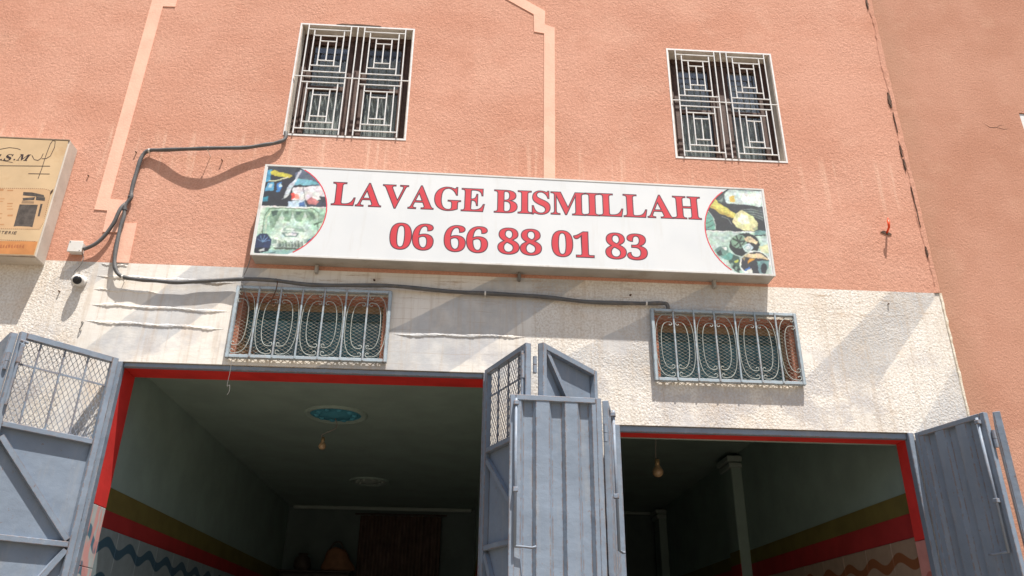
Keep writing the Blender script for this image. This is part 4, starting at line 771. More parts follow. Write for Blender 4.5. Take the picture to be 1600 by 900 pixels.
# ------------------------------------------------------------------ main sign
GLYPH = {"L":[[[23,0],[23,26],[47,28],[67,32],[82,39],[93,47],[101,59],[107,75],[110,95],[111,120],[111,564],[110,587],[106,606],[101,621],[93,633],[81,641],[66,647],[47,651],[24,653],[24,678],[372,678],[372,653],[353,653],[336,651],[322,649],[310,646],[300,642],[291,636],[285,629],[280,620],[276,609],[273,597],[272,581],[271,564],[271,123],[271,107],[272,92],[274,80],[276,70],[279,62],[284,55],[290,50],[298,47],[307,44],[318,42],[332,41],[348,41],[383,42],[414,46],[443,51],[469,59],[492,69],[513,83],[533,99],[551,119],[567,141],[582,167],[596,197],[609,230],[636,230],[598,0]]],"A":[[[-13,0],[-13,27],[1,28],[13,32],[25,37],[35,45],[45,56],[54,71],[64,89],[73,111],[307,694],[334,693],[572,129],[583,104],[594,83],[603,65],[612,51],[621,41],[632,33],[645,29],[660,27],[660,0],[341,0],[341,27],[376,30],[402,37],[417,50],[422,68],[421,77],[418,88],[413,103],[406,121],[376,197],[154,197],[117,105],[116,101],[114,97],[113,93],[113,88],[111,72],[116,52],[129,38],[152,30],[184,27],[190,27],[190,0]],[[169,239],[360,239],[263,475]]],"V":[[[316,-19],[66,567],[58,584],[50,600],[42,613],[34,626],[24,636],[12,644],[-3,649],[-21,653],[-21,678],[314,678],[314,653],[293,652],[274,651],[259,648],[248,644],[239,638],[232,630],[228,621],[227,610],[228,601],[230,591],[234,578],[240,563],[385,213],[518,562],[522,575],[525,587],[527,599],[528,609],[527,621],[523,630],[517,637],[509,643],[497,647],[483,650],[465,652],[445,653],[445,678],[658,678],[658,653],[643,652],[630,649],[618,644],[608,637],[598,626],[589,612],[579,593],[569,570],[342,-19]]],"G":[[[399,-15],[347,-12],[298,-4],[252,10],[211,29],[173,53],[139,82],[110,115],[86,153],[66,195],[52,240],[44,289],[41,341],[44,391],[52,439],[66,483],[86,524],[110,561],[138,595],[171,623],[208,648],[248,668],[290,682],[335,690],[383,693],[423,691],[464,684],[506,672],[550,656],[557,653],[564,651],[571,649],[577,649],[585,650],[592,652],[599,655],[604,660],[609,666],[614,673],[619,682],[624,693],[651,693],[651,458],[625,458],[614,488],[600,515],[586,540],[569,564],[551,585],[532,604],[511,621],[490,635],[468,646],[445,654],[422,658],[398,660],[319,640],[262,580],[228,479],[217,339],[220,265],[230,201],[246,146],[268,101],[296,65],[329,39],[367,24],[410,19],[436,20],[458,24],[476,31],[489,41],[498,53],[505,68],[509,85],[510,106],[510,190],[509,212],[505,229],[499,243],[490,254],[478,261],[460,266],[438,270],[410,271],[410,295],[745,295],[745,271],[723,270],[704,266],[690,261],[680,254],[673,244],[668,230],[665,213],[664,191],[664,43],[598,18],[532,-1],[466,-11]]],"E":[[[21,0],[21,25],[45,26],[65,30],[81,36],[93,44],[101,56],[107,72],[111,92],[112,116],[112,549],[111,579],[107,603],[101,621],[93,634],[81,642],[66,648],[47,652],[24,653],[24,678],[594,678],[594,476],[571,476],[562,519],[549,555],[530,583],[507,605],[477,621],[440,632],[396,639],[345,641],[330,641],[317,640],[306,639],[298,638],[290,635],[285,632],[280,627],[277,621],[275,613],[273,603],[272,592],[272,578],[272,366],[288,366],[319,368],[346,375],[368,385],[386,401],[400,421],[412,446],[422,477],[429,514],[453,514],[453,176],[428,176],[425,204],[420,229],[414,251],[407,270],[397,286],[386,299],[373,309],[359,318],[342,323],[322,328],[300,330],[276,331],[272,331],[272,100],[273,83],[275,69],[280,59],[286,52],[295,47],[307,44],[323,42],[343,41],[378,42],[410,45],[440,50],[467,58],[491,67],[513,79],[534,94],[552,112],[569,132],[585,156],[599,183],[612,213],[640,213],[599,0]]],"B":[[[24,0],[24,26],[47,28],[67,33],[82,39],[93,48],[101,60],[107,77],[110,97],[111,122],[111,549],[111,569],[109,587],[107,602],[103,614],[98,624],[92,633],[85,639],[76,645],[66,648],[53,651],[39,652],[23,653],[23,678],[328,678],[443,668],[525,639],[574,590],[590,522],[580,466],[549,422],[498,389],[427,368],[513,343],[574,307],[611,257],[623,196],[619,152],[605,113],[583,80],[553,52],[514,29],[468,13],[414,3],[354,0]],[[271,375],[280,375],[317,377],[348,383],[373,392],[392,406],[406,424],[416,448],[422,478],[424,514],[423,546],[418,573],[411,596],[401,614],[387,628],[370,638],[348,644],[322,646],[307,645],[294,643],[285,638],[280,633],[276,624],[273,613],[272,599],[271,582]],[[330,36],[360,38],[385,45],[406,57],[422,73],[433,94],[441,121],[446,153],[448,191],[446,230],[439,262],[428,289],[413,309],[392,324],[365,335],[333,342],[294,344],[271,344],[271,97],[272,81],[274,68],[278,58],[284,50],[291,44],[301,39],[314,37]]],"I":[[[20,0],[20,26],[43,29],[63,34],[79,40],[91,48],[100,58],[107,73],[111,90],[112,112],[112,576],[111,597],[107,614],[102,627],[94,637],[83,643],[67,648],[46,651],[20,653],[20,678],[364,678],[364,653],[340,651],[319,648],[303,643],[292,637],[283,627],[277,614],[273,597],[272,576],[272,115],[272,100],[274,87],[276,76],[279,66],[283,58],[289,50],[297,44],[307,39],[318,35],[332,31],[348,28],[366,26],[366,0]]],"S":[[[64,-16],[64,235],[93,235],[107,184],[123,140],[143,104],[166,74],[192,51],[222,35],[256,25],[293,22],[320,24],[344,30],[365,40],[383,54],[397,70],[407,89],[413,110],[415,133],[410,164],[395,192],[370,217],[335,238],[242,284],[201,306],[167,329],[138,352],[115,376],[97,402],[84,430],[77,461],[74,494],[76,523],[81,551],[89,576],[100,600],[114,621],[131,639],[150,655],[172,669],[195,680],[220,688],[247,692],[275,694],[290,694],[307,692],[324,690],[342,687],[360,683],[379,679],[399,673],[420,667],[434,664],[446,662],[458,664],[467,670],[473,680],[477,694],[505,694],[505,475],[480,475],[472,502],[462,528],[451,551],[437,573],[422,593],[406,610],[388,626],[370,639],[350,649],[330,656],[310,661],[289,662],[265,660],[243,655],[224,647],[208,635],[195,621],[185,604],[180,586],[178,566],[180,547],[185,530],[193,515],[204,501],[219,488],[236,476],[257,463],[281,451],[377,406],[406,392],[431,377],[454,362],[473,347],[488,331],[502,315],[513,298],[521,280],[527,261],[531,241],[534,220],[535,198],[533,167],[527,138],[518,111],[505,86],[488,63],[468,43],[444,26],[418,12],[389,0],[357,-8],[323,-13],[286,-15],[273,-15],[261,-14],[249,-13],[236,-12],[224,-9],[211,-7],[199,-3],[187,1],[175,5],[164,9],[155,12],[147,14],[139,16],[134,17],[129,18],[126,18],[119,18],[112,16],[107,14],[103,11],[100,6],[97,0],[94,-7],[91,-16]]],"M":[[[21,0],[21,26],[44,28],[64,32],[79,39],[92,47],[100,59],[107,74],[111,94],[112,118],[112,569],[112,585],[110,598],[108,610],[105,619],[101,627],[95,634],[87,639],[79,644],[68,647],[55,650],[39,652],[22,653],[22,678],[275,678],[472,212],[669,678],[919,678],[919,653],[897,650],[878,645],[864,639],[853,630],[844,619],[839,604],[835,585],[834,563],[834,127],[834,107],[836,90],[838,76],[841,64],[845,54],[851,45],[858,39],[866,35],[876,31],[888,29],[902,27],[918,26],[918,0],[589,0],[589,26],[606,28],[621,30],[633,33],[644,37],[653,42],[660,48],[666,56],[670,66],[673,77],[675,90],[677,106],[677,124],[677,594],[429,0],[402,0],[157,579],[157,119],[158,93],[162,72],[169,55],[178,44],[191,36],[207,30],[228,27],[252,26],[252,0]]],"H":[[[23,0],[23,26],[47,28],[67,32],[82,39],[93,47],[101,59],[107,75],[110,95],[111,120],[111,564],[110,586],[106,605],[101,620],[93,631],[81,640],[66,646],[47,651],[24,653],[24,678],[360,678],[360,653],[343,651],[328,649],[315,646],[304,643],[295,639],[288,633],[282,626],[278,618],[275,608],[273,595],[271,581],[271,564],[271,373],[509,373],[509,564],[509,581],[507,595],[505,608],[502,618],[498,626],[493,633],[486,639],[477,643],[466,646],[453,649],[438,651],[420,653],[420,678],[755,678],[755,653],[731,650],[712,646],[697,639],[686,632],[679,621],[673,606],[670,587],[669,564],[669,120],[670,97],[673,77],[679,61],[687,49],[697,40],[712,33],[732,28],[755,26],[755,0],[420,0],[420,26],[444,28],[463,32],[479,38],[490,46],[498,57],[504,73],[508,94],[509,120],[509,329],[271,329],[271,120],[272,95],[275,75],[281,59],[289,47],[300,39],[316,32],[336,28],[360,26],[360,0]]],"0":[[[280,-10],[237,-7],[198,2],[164,16],[135,36],[110,61],[89,91],[71,126],[58,165],[47,208],[40,255],[35,305],[34,359],[35,413],[40,463],[47,509],[58,552],[71,591],[89,625],[110,654],[135,679],[164,699],[199,713],[237,721],[281,724],[322,721],[360,713],[393,699],[422,679],[446,654],[468,625],[486,590],[500,552],[511,508],[519,462],[523,412],[525,358],[523,304],[519,254],[511,208],[500,165],[486,126],[468,91],[446,61],[421,36],[392,16],[359,2],[321,-7]],[[280,55],[306,60],[326,75],[342,100],[353,135],[360,179],[366,231],[369,290],[370,358],[369,426],[366,485],[360,537],[353,580],[342,615],[327,639],[306,654],[281,659],[255,654],[235,639],[218,615],[207,580],[199,537],[194,485],[190,426],[189,358],[190,290],[194,231],[199,179],[207,135],[218,100],[234,75],[255,60]]],"1":[[[97,0],[97,53],[179,53],[191,54],[202,57],[210,61],[217,67],[222,75],[226,87],[228,101],[229,118],[229,619],[210,597],[193,577],[176,560],[161,544],[145,531],[130,522],[115,517],[100,515],[88,516],[78,520],[68,526],[59,535],[52,546],[46,559],[43,573],[42,589],[57,594],[74,599],[91,605],[110,613],[129,622],[150,634],[172,649],[196,666],[266,718],[378,718],[378,118],[379,103],[381,91],[384,79],[388,70],[394,63],[403,57],[415,54],[429,53],[510,53],[510,0]]],"3":[[[243,-10],[207,-9],[175,-6],[146,0],[121,7],[98,16],[79,27],[63,38],[51,52],[41,65],[34,80],[29,95],[28,110],[30,128],[34,144],[42,157],[54,168],[67,177],[81,183],[97,187],[113,188],[115,158],[122,132],[132,110],[147,92],[165,78],[186,68],[210,62],[236,60],[252,61],[268,63],[283,67],[297,73],[310,81],[322,91],[333,103],[342,118],[349,136],[355,156],[358,180],[359,207],[357,234],[349,259],[336,281],[319,301],[297,317],[270,329],[239,336],[204,338],[142,338],[142,400],[208,400],[238,403],[265,410],[286,423],[304,441],[318,462],[327,487],[333,516],[335,547],[334,573],[330,595],[323,615],[314,632],[302,646],[288,655],[271,661],[252,663],[235,662],[220,657],[208,650],[198,641],[189,628],[182,615],[177,599],[173,583],[170,565],[168,546],[166,527],[166,508],[137,509],[111,513],[89,520],[70,530],[55,542],[45,557],[38,576],[36,597],[40,623],[50,646],[68,668],[92,687],[123,703],[161,715],[206,722],[257,724],[308,721],[353,713],[392,700],[426,682],[453,658],[473,630],[484,598],[488,561],[485,529],[477,499],[463,473],[444,449],[421,427],[395,409],[366,393],[335,381],[355,377],[375,371],[396,363],[416,355],[436,344],[454,331],[470,316],[485,300],[497,280],[506,258],[511,234],[513,206],[512,177],[507,150],[500,125],[491,104],[478,84],[464,66],[448,51],[430,37],[410,25],[389,15],[366,7],[343,1],[319,-4],[294,-7],[269,-9]]],"6":[[[293,-10],[257,-8],[223,-1],[192,11],[163,27],[137,47],[113,73],[93,103],[76,139],[62,179],[53,224],[47,275],[45,330],[46,371],[49,410],[55,448],[62,485],[72,519],[84,552],[99,582],[115,610],[134,635],[155,657],[178,677],[204,694],[232,707],[262,716],[295,722],[330,724],[361,723],[388,720],[413,715],[434,709],[451,700],[467,691],[479,680],[490,668],[497,655],[503,642],[506,628],[507,614],[505,599],[500,585],[492,572],[480,560],[464,549],[443,542],[418,537],[387,536],[387,551],[386,566],[384,581],[382,596],[378,610],[374,623],[368,635],[362,646],[354,654],[345,660],[334,664],[321,665],[293,661],[268,648],[246,626],[227,597],[211,559],[199,513],[191,461],[186,401],[197,408],[209,414],[224,421],[240,427],[257,432],[277,435],[300,437],[324,438],[367,435],[406,424],[440,407],[470,384],[493,354],[510,318],[521,277],[524,231],[520,180],[509,134],[491,93],[466,57],[433,28],[393,7],[347,-6]],[[296,56],[314,58],[330,66],[344,78],[357,96],[366,118],[373,147],[378,181],[379,221],[377,259],[373,291],[365,318],[355,340],[341,356],[325,368],[307,375],[287,377],[273,376],[259,373],[245,368],[230,362],[215,354],[203,346],[194,337],[186,329],[188,262],[195,205],[205,158],[219,121],[235,92],[254,72],[274,60]]],"8":[[[273,-10],[233,-8],[197,-3],[165,5],[136,16],[111,30],[89,46],[71,65],[56,86],[45,108],[36,131],[32,156],[30,182],[33,213],[40,241],[53,266],[71,288],[92,307],[117,326],[146,344],[177,361],[149,379],[124,398],[103,419],[85,440],[71,463],[61,488],[55,514],[53,542],[54,565],[59,588],[65,609],[75,631],[88,650],[104,668],[124,684],[148,698],[176,709],[208,718],[244,722],[285,724],[335,721],[378,712],[414,696],[445,675],[468,648],[485,618],[495,585],[498,549],[496,521],[489,495],[477,473],[462,454],[442,437],[419,420],[392,403],[363,387],[405,365],[440,343],[469,320],[491,297],[508,273],[520,247],[527,219],[529,189],[525,145],[512,105],[491,71],[462,43],[424,20],[381,3],[330,-7]],[[302,421],[319,432],[334,444],[346,458],[356,472],[363,488],[368,507],[371,528],[372,551],[371,565],[369,579],[366,593],[362,606],[356,618],[349,630],[340,640],[331,649],[320,656],[307,662],[294,665],[279,666],[260,664],[243,658],[228,648],[216,634],[206,617],[200,598],[195,577],[194,554],[196,529],[201,508],[210,489],[222,474],[238,460],[256,446],[278,433]],[[278,47],[302,49],[324,56],[343,67],[360,82],[373,101],[382,122],[388,146],[390,172],[388,195],[381,217],[371,236],[356,254],[336,270],[310,287],[280,304],[244,321],[228,309],[213,296],[199,281],[188,265],[178,247],[171,226],[166,203],[165,178],[167,150],[173,125],[182,103],[196,84],[213,68],[232,56],[254,49]]],"sS":[[[209,-7],[169,-5],[135,1],[104,11],[79,25],[59,42],[45,62],[36,84],[33,109],[35,128],[40,146],[49,161],[62,176],[77,187],[93,195],[111,200],[131,202],[146,201],[160,198],[172,194],[183,187],[191,179],[197,170],[201,160],[202,149],[201,138],[198,128],[194,120],[188,112],[180,106],[172,101],[163,98],[154,96],[137,95],[123,93],[120,92],[117,91],[114,89],[111,86],[108,83],[106,79],[105,74],[105,69],[107,60],[111,52],[119,44],[131,36],[144,29],[159,25],[176,22],[194,21],[222,24],[249,34],[277,51],[304,75],[330,105],[354,142],[378,187],[400,238],[362,243],[329,254],[299,269],[274,289],[253,312],[238,338],[229,366],[226,396],[229,424],[237,452],[250,480],[269,507],[292,532],[319,554],[350,574],[384,592],[403,600],[422,607],[441,612],[462,617],[482,620],[503,622],[524,624],[546,624],[564,624],[579,623],[591,622],[600,621],[606,619],[610,616],[613,612],[614,607],[613,601],[609,597],[603,595],[594,594],[578,595],[562,595],[536,594],[511,590],[487,584],[464,576],[441,566],[420,554],[400,540],[381,525],[364,508],[349,491],[336,472],[325,453],[316,432],[309,411],[305,390],[304,369],[306,346],[311,326],[320,309],[333,294],[348,281],[367,272],[388,267],[412,264],[428,301],[445,337],[463,372],[484,406],[505,437],[527,467],[549,495],[573,521],[596,544],[620,565],[644,582],[668,598],[691,610],[713,618],[735,623],[756,625],[774,624],[791,619],[805,612],[819,601],[829,588],[837,574],[841,559],[843,542],[841,518],[834,494],[823,469],[808,444],[788,418],[765,393],[738,368],[709,345],[675,322],[640,300],[602,281],[561,263],[544,225],[525,189],[502,155],[476,123],[448,94],[417,69],[385,46],[352,28],[317,12],[281,2],[245,-5]],[[570,297],[592,309],[614,323],[634,337],[655,353],[674,370],[692,387],[708,405],[724,423],[737,441],[750,459],[760,477],[770,495],[777,511],[782,527],[785,541],[786,554],[784,573],[777,586],[766,594],[751,597],[730,592],[708,578],[686,555],[662,522],[638,479],[615,428],[592,367]]],"sM":[[[61,-7],[38,-5],[19,0],[1,8],[-13,20],[-24,34],[-32,50],[-37,68],[-39,87],[-38,102],[-36,115],[-31,128],[-25,140],[-17,151],[-9,161],[1,169],[12,177],[23,182],[34,187],[46,189],[58,190],[85,187],[104,178],[115,162],[119,140],[118,129],[116,120],[111,112],[106,106],[97,101],[86,96],[73,92],[56,88],[40,83],[29,76],[22,65],[20,52],[21,47],[23,42],[27,36],[33,30],[40,25],[48,21],[57,19],[67,18],[85,21],[103,29],[123,42],[144,61],[155,73],[167,87],[179,103],[193,121],[207,142],[222,164],[237,189],[254,216],[288,271],[322,323],[356,371],[389,417],[422,459],[453,497],[484,533],[514,565],[541,591],[563,610],[581,621],[594,625],[605,624],[613,621],[618,616],[620,609],[618,590],[610,563],[598,531],[580,491],[569,468],[558,444],[547,419],[535,392],[522,365],[510,337],[499,310],[487,282],[476,256],[466,230],[457,206],[449,183],[442,162],[436,143],[433,127],[431,114],[457,164],[484,213],[511,259],[539,304],[566,345],[594,385],[621,422],[648,456],[674,487],[699,516],[723,541],[746,563],[776,590],[801,609],[819,621],[831,625],[842,624],[850,622],[854,617],[856,611],[854,603],[849,591],[831,551],[813,513],[797,475],[782,440],[767,405],[753,372],[741,340],[729,310],[718,281],[707,253],[698,228],[689,205],[680,183],[672,164],[665,146],[658,130],[647,103],[639,79],[635,59],[633,41],[633,37],[635,34],[638,33],[641,32],[652,34],[664,38],[679,46],[696,58],[715,71],[734,87],[755,104],[777,123],[800,143],[822,164],[845,185],[867,206],[898,234],[924,255],[944,267],[959,271],[966,271],[973,270],[978,269],[983,267],[965,256],[940,236],[908,206],[868,167],[826,126],[787,91],[752,61],[720,37],[690,17],[662,4],[637,-4],[614,-7],[597,-5],[582,-1],[569,8],[557,19],[547,33],[540,49],[535,68],[534,89],[534,99],[535,109],[537,119],[539,130],[542,140],[544,152],[548,163],[551,175],[555,186],[560,199],[567,214],[576,231],[585,250],[596,269],[607,290],[619,312],[632,334],[644,356],[657,378],[671,401],[684,422],[696,443],[709,464],[721,483],[732,501],[743,517],[752,531],[760,543],[738,520],[717,496],[695,471],[675,446],[653,418],[630,387],[605,352],[579,314],[566,294],[553,273],[540,252],[527,231],[515,208],[502,186],[490,163],[478,139],[467,116],[456,96],[447,77],[438,61],[430,47],[424,36],[418,26],[413,19],[404,9],[393,1],[382,-4],[370,-5],[357,-3],[345,2],[335,11],[327,24],[320,39],[315,56],[312,76],[311,97],[313,118],[317,142],[325,169],[336,201],[350,234],[366,270],[384,307],[405,347],[427,388],[451,429],[477,471],[504,514],[487,495],[469,474],[449,450],[428,424],[407,395],[385,366],[364,336],[343,305],[322,274],[302,243],[283,213],[266,184],[241,142],[216,105],[192,73],[169,45],[144,22],[118,6],[91,-4]]],"sE":[[[307,-7],[275,-6],[245,-1],[217,6],[191,16],[167,28],[147,42],[128,58],[113,76],[101,96],[92,117],[87,139],[85,162],[89,200],[101,234],[121,266],[149,295],[185,320],[229,342],[280,359],[340,372],[319,393],[303,416],[294,441],[291,468],[293,488],[299,508],[308,527],[322,545],[339,562],[358,578],[380,591],[405,604],[431,613],[458,620],[487,625],[517,626],[553,624],[585,618],[613,607],[637,593],[656,574],[670,554],[678,531],[681,505],[680,489],[677,474],[672,459],[665,446],[656,434],[646,423],[634,413],[622,405],[609,398],[595,394],[580,391],[565,390],[549,391],[534,395],[521,401],[509,410],[499,421],[493,432],[488,445],[487,459],[488,470],[491,480],[495,490],[501,500],[508,509],[516,517],[525,525],[535,532],[545,537],[554,541],[563,543],[571,544],[575,544],[579,543],[582,542],[586,541],[589,539],[591,538],[593,535],[593,533],[592,530],[591,527],[588,525],[585,523],[567,510],[554,494],[546,476],[543,455],[545,438],[550,425],[559,418],[571,415],[587,417],[601,421],[615,430],[628,441],[638,455],[646,470],[650,486],[652,504],[650,522],[645,539],[635,554],[622,568],[606,580],[589,588],[570,593],[549,595],[529,594],[510,589],[492,582],[475,572],[459,559],[445,544],[432,527],[422,508],[414,487],[408,465],[404,442],[403,417],[403,408],[404,399],[405,391],[407,383],[415,384],[422,385],[430,386],[438,386],[461,385],[481,382],[496,377],[508,371],[517,363],[524,356],[528,349],[529,341],[528,336],[526,331],[521,326],[515,322],[508,317],[499,314],[490,313],[479,312],[453,314],[427,320],[401,331],[376,345],[354,336],[334,324],[314,310],[295,293],[277,274],[262,254],[248,233],[236,211],[226,187],[220,163],[215,139],[214,115],[220,73],[238,44],[269,26],[312,20],[340,21],[366,26],[392,33],[417,43],[440,55],[460,68],[479,84],[495,101],[507,118],[517,137],[522,155],[524,174],[523,186],[520,198],[515,208],[508,217],[499,224],[488,230],[477,233],[464,234],[447,232],[431,226],[415,217],[400,203],[387,186],[377,168],[371,147],[367,124],[364,103],[359,88],[351,79],[342,76],[337,77],[333,80],[330,86],[328,94],[326,102],[324,109],[323,116],[323,121],[325,152],[333,180],[345,204],[362,226],[382,243],[405,255],[430,263],[457,265],[499,259],[529,242],[547,213],[553,172],[552,156],[548,139],[542,123],[533,107],[522,91],[510,77],[495,62],[479,49],[461,37],[442,26],[422,16],[401,8],[378,1],[355,-3],[331,-6]],[[467,335],[471,335],[475,336],[479,336],[483,338],[487,339],[489,340],[491,342],[491,343],[488,351],[480,357],[466,361],[447,362],[431,361],[414,358],[424,348],[436,341],[451,336]]],"nE":[[[462,682],[75,682],[75,0],[471,0],[471,88],[173,88],[173,300],[452,300],[452,388],[173,388],[173,594],[462,594]]],"nT":[[[587,682],[17,682],[17,594],[253,594],[253,0],[351,0],[351,594],[587,594]]],"nR":[[[77,682],[77,0],[175,0],[175,296],[216,296],[253,291],[292,271],[338,223],[397,140],[487,0],[604,0],[574,42],[551,74],[531,103],[511,135],[474,195],[439,246],[402,289],[359,324],[408,351],[443,389],[465,436],[473,491],[457,571],[413,631],[342,669],[249,682]],[[175,598],[238,598],[299,591],[340,570],[364,538],[372,495],[366,454],[345,418],[303,393],[238,384],[175,384]]],"nI":[[[174,682],[76,682],[76,0],[174,0]]]}
def glyph_mesh(key, x, z, sx, sz, y, off=0.0, slant=0.0):
    cu = bpy.data.curves.new('glyph', 'CURVE'); cu.dimensions = '2D'; cu.fill_mode = 'BOTH'; cu.extrude = 0.0; cu.offset = off
    for sp in GLYPH[key]:
        s = cu.splines.new('POLY'); s.points.add(len(sp)-1); s.use_cyclic_u = True
        for q, (px, pz) in zip(s.points, sp): q.co = (px*.001*sx+slant*pz*.001*sz, pz*.001*sz, 0, 1)
    o = bpy.data.objects.new('glyph', cu); COL.objects.link(o)
    dg = bpy.context.evaluated_depsgraph_get(); me = bpy.data.meshes.new_from_object(o.evaluated_get(dg))
    vs = [(x+v.co.x, y-v.co.z, z+v.co.y) for v in me.vertices]; fs = [tuple(p.vertices) for p in me.polygons]
    bpy.data.objects.remove(o); bpy.data.curves.remove(cu); bpy.data.meshes.remove(me)
    return vs, fs
def gext(key): xs = [p[0] for s in GLYPH[key] for p in s]; return min(xs)*.001, max(xs)*.001

SIGN = thing('shop_sign', (0.335, -0.08, 4.325), 'long white light-box sign with red lettering and a phone number above the garages', 'sign')
sx0, sx1, sy = -1.676, 2.347, -0.160
zb0, zb1, zt0, zt1 = 4.334, 4.323, 5.138, 5.108
m = MB(); c_ = .003
m.prism([(sx0, zb0), (sx1, zb1), (sx1, zt1), (sx0, zt0)], sy+.006, -.004); m.build('case', SIGNCASE, SIGN)
m = MB(); k = .014
for poly in ([(sx0-.003, zb0-.003), (sx1+.003, zb1-.003), (sx1-k, zb1+k*.7), (sx0+k, zb0+k*.7)], [(sx0-.003, zt0+.003), (sx0+k, zt0-k*.7), (sx1-k, zt1-k*.7), (sx1+.003, zt1+.003)],
             [(sx0-.003, zb0-.003), (sx0+k, zb0+k*.7), (sx0+k, zt0-k*.7), (sx0-.003, zt0+.003)], [(sx1-k, zb1+k*.7), (sx1+.003, zb1-.003), (sx1+.003, zt1+.003), (sx1-k, zt1-k*.7)]):
    m.prism(poly, sy-.003, sy+.012)
m.build('edge_trim', mat('white_sign_edge', (0.60, 0.595, 0.58), 0.5, 0.06, 6, dirt=(0.35, 0.3, 0.24), ds=9, da=.5), SIGN)
m = MB(); m.prism([(sx0+k, zb0+k*.6), (sx1-k, zb1+k*.6), (sx1-k, zt1-k*.6), (sx0+k, zt0-k*.6)], sy, sy+.004); m.build('face', FACE, SIGN)
def text_line(words, zb, cap, hgt):
    for (txt, xa, xb, za, zb_) in words:
        ext = [gext(c) for c in txt]; gap = .028
        tot = sum(e[1]-e[0] for e in ext)+gap*(len(txt)-1); sx = (xb-xa)/tot; sz = hgt/cap; x = xa
        for i, (c, e) in enumerate(zip(txt, ext)):
            z = za+(zb_-za)*(i/max(1, len(txt)-1))
            m = MB()
            vs, fs = glyph_mesh(c, x-e[0]*sx, z, sx, sz, sy-.0004, .0050); m.k = 0; m.add(vs, fs)
            vs, fs = glyph_mesh(c, x-e[0]*sx, z, sx, sz, sy-.0007, -.0028); m.k = 1; m.add(vs, fs)
            m.build('letter' if not c.isdigit() else 'digit', [LDARK, LRED], SIGN)
            x += (e[1]-e[0]+gap)*sx
text_line([('LAVAGE', -1.124, .070, 4.795, 4.789), ('BISMILLAH', .150, 1.808, 4.788, 4.800)], 0, .678, .206)
text_line([('06', -.648, -.315, 4.430, 4.430), ('66', -.231, .105, 4.428, 4.426), ('88', .185, .523, 4.424, 4.422), ('01', .604, .932, 4.420, 4.419), ('83', 1.025, 1.351, 4.418, 4.417)], 0, .724, .226)

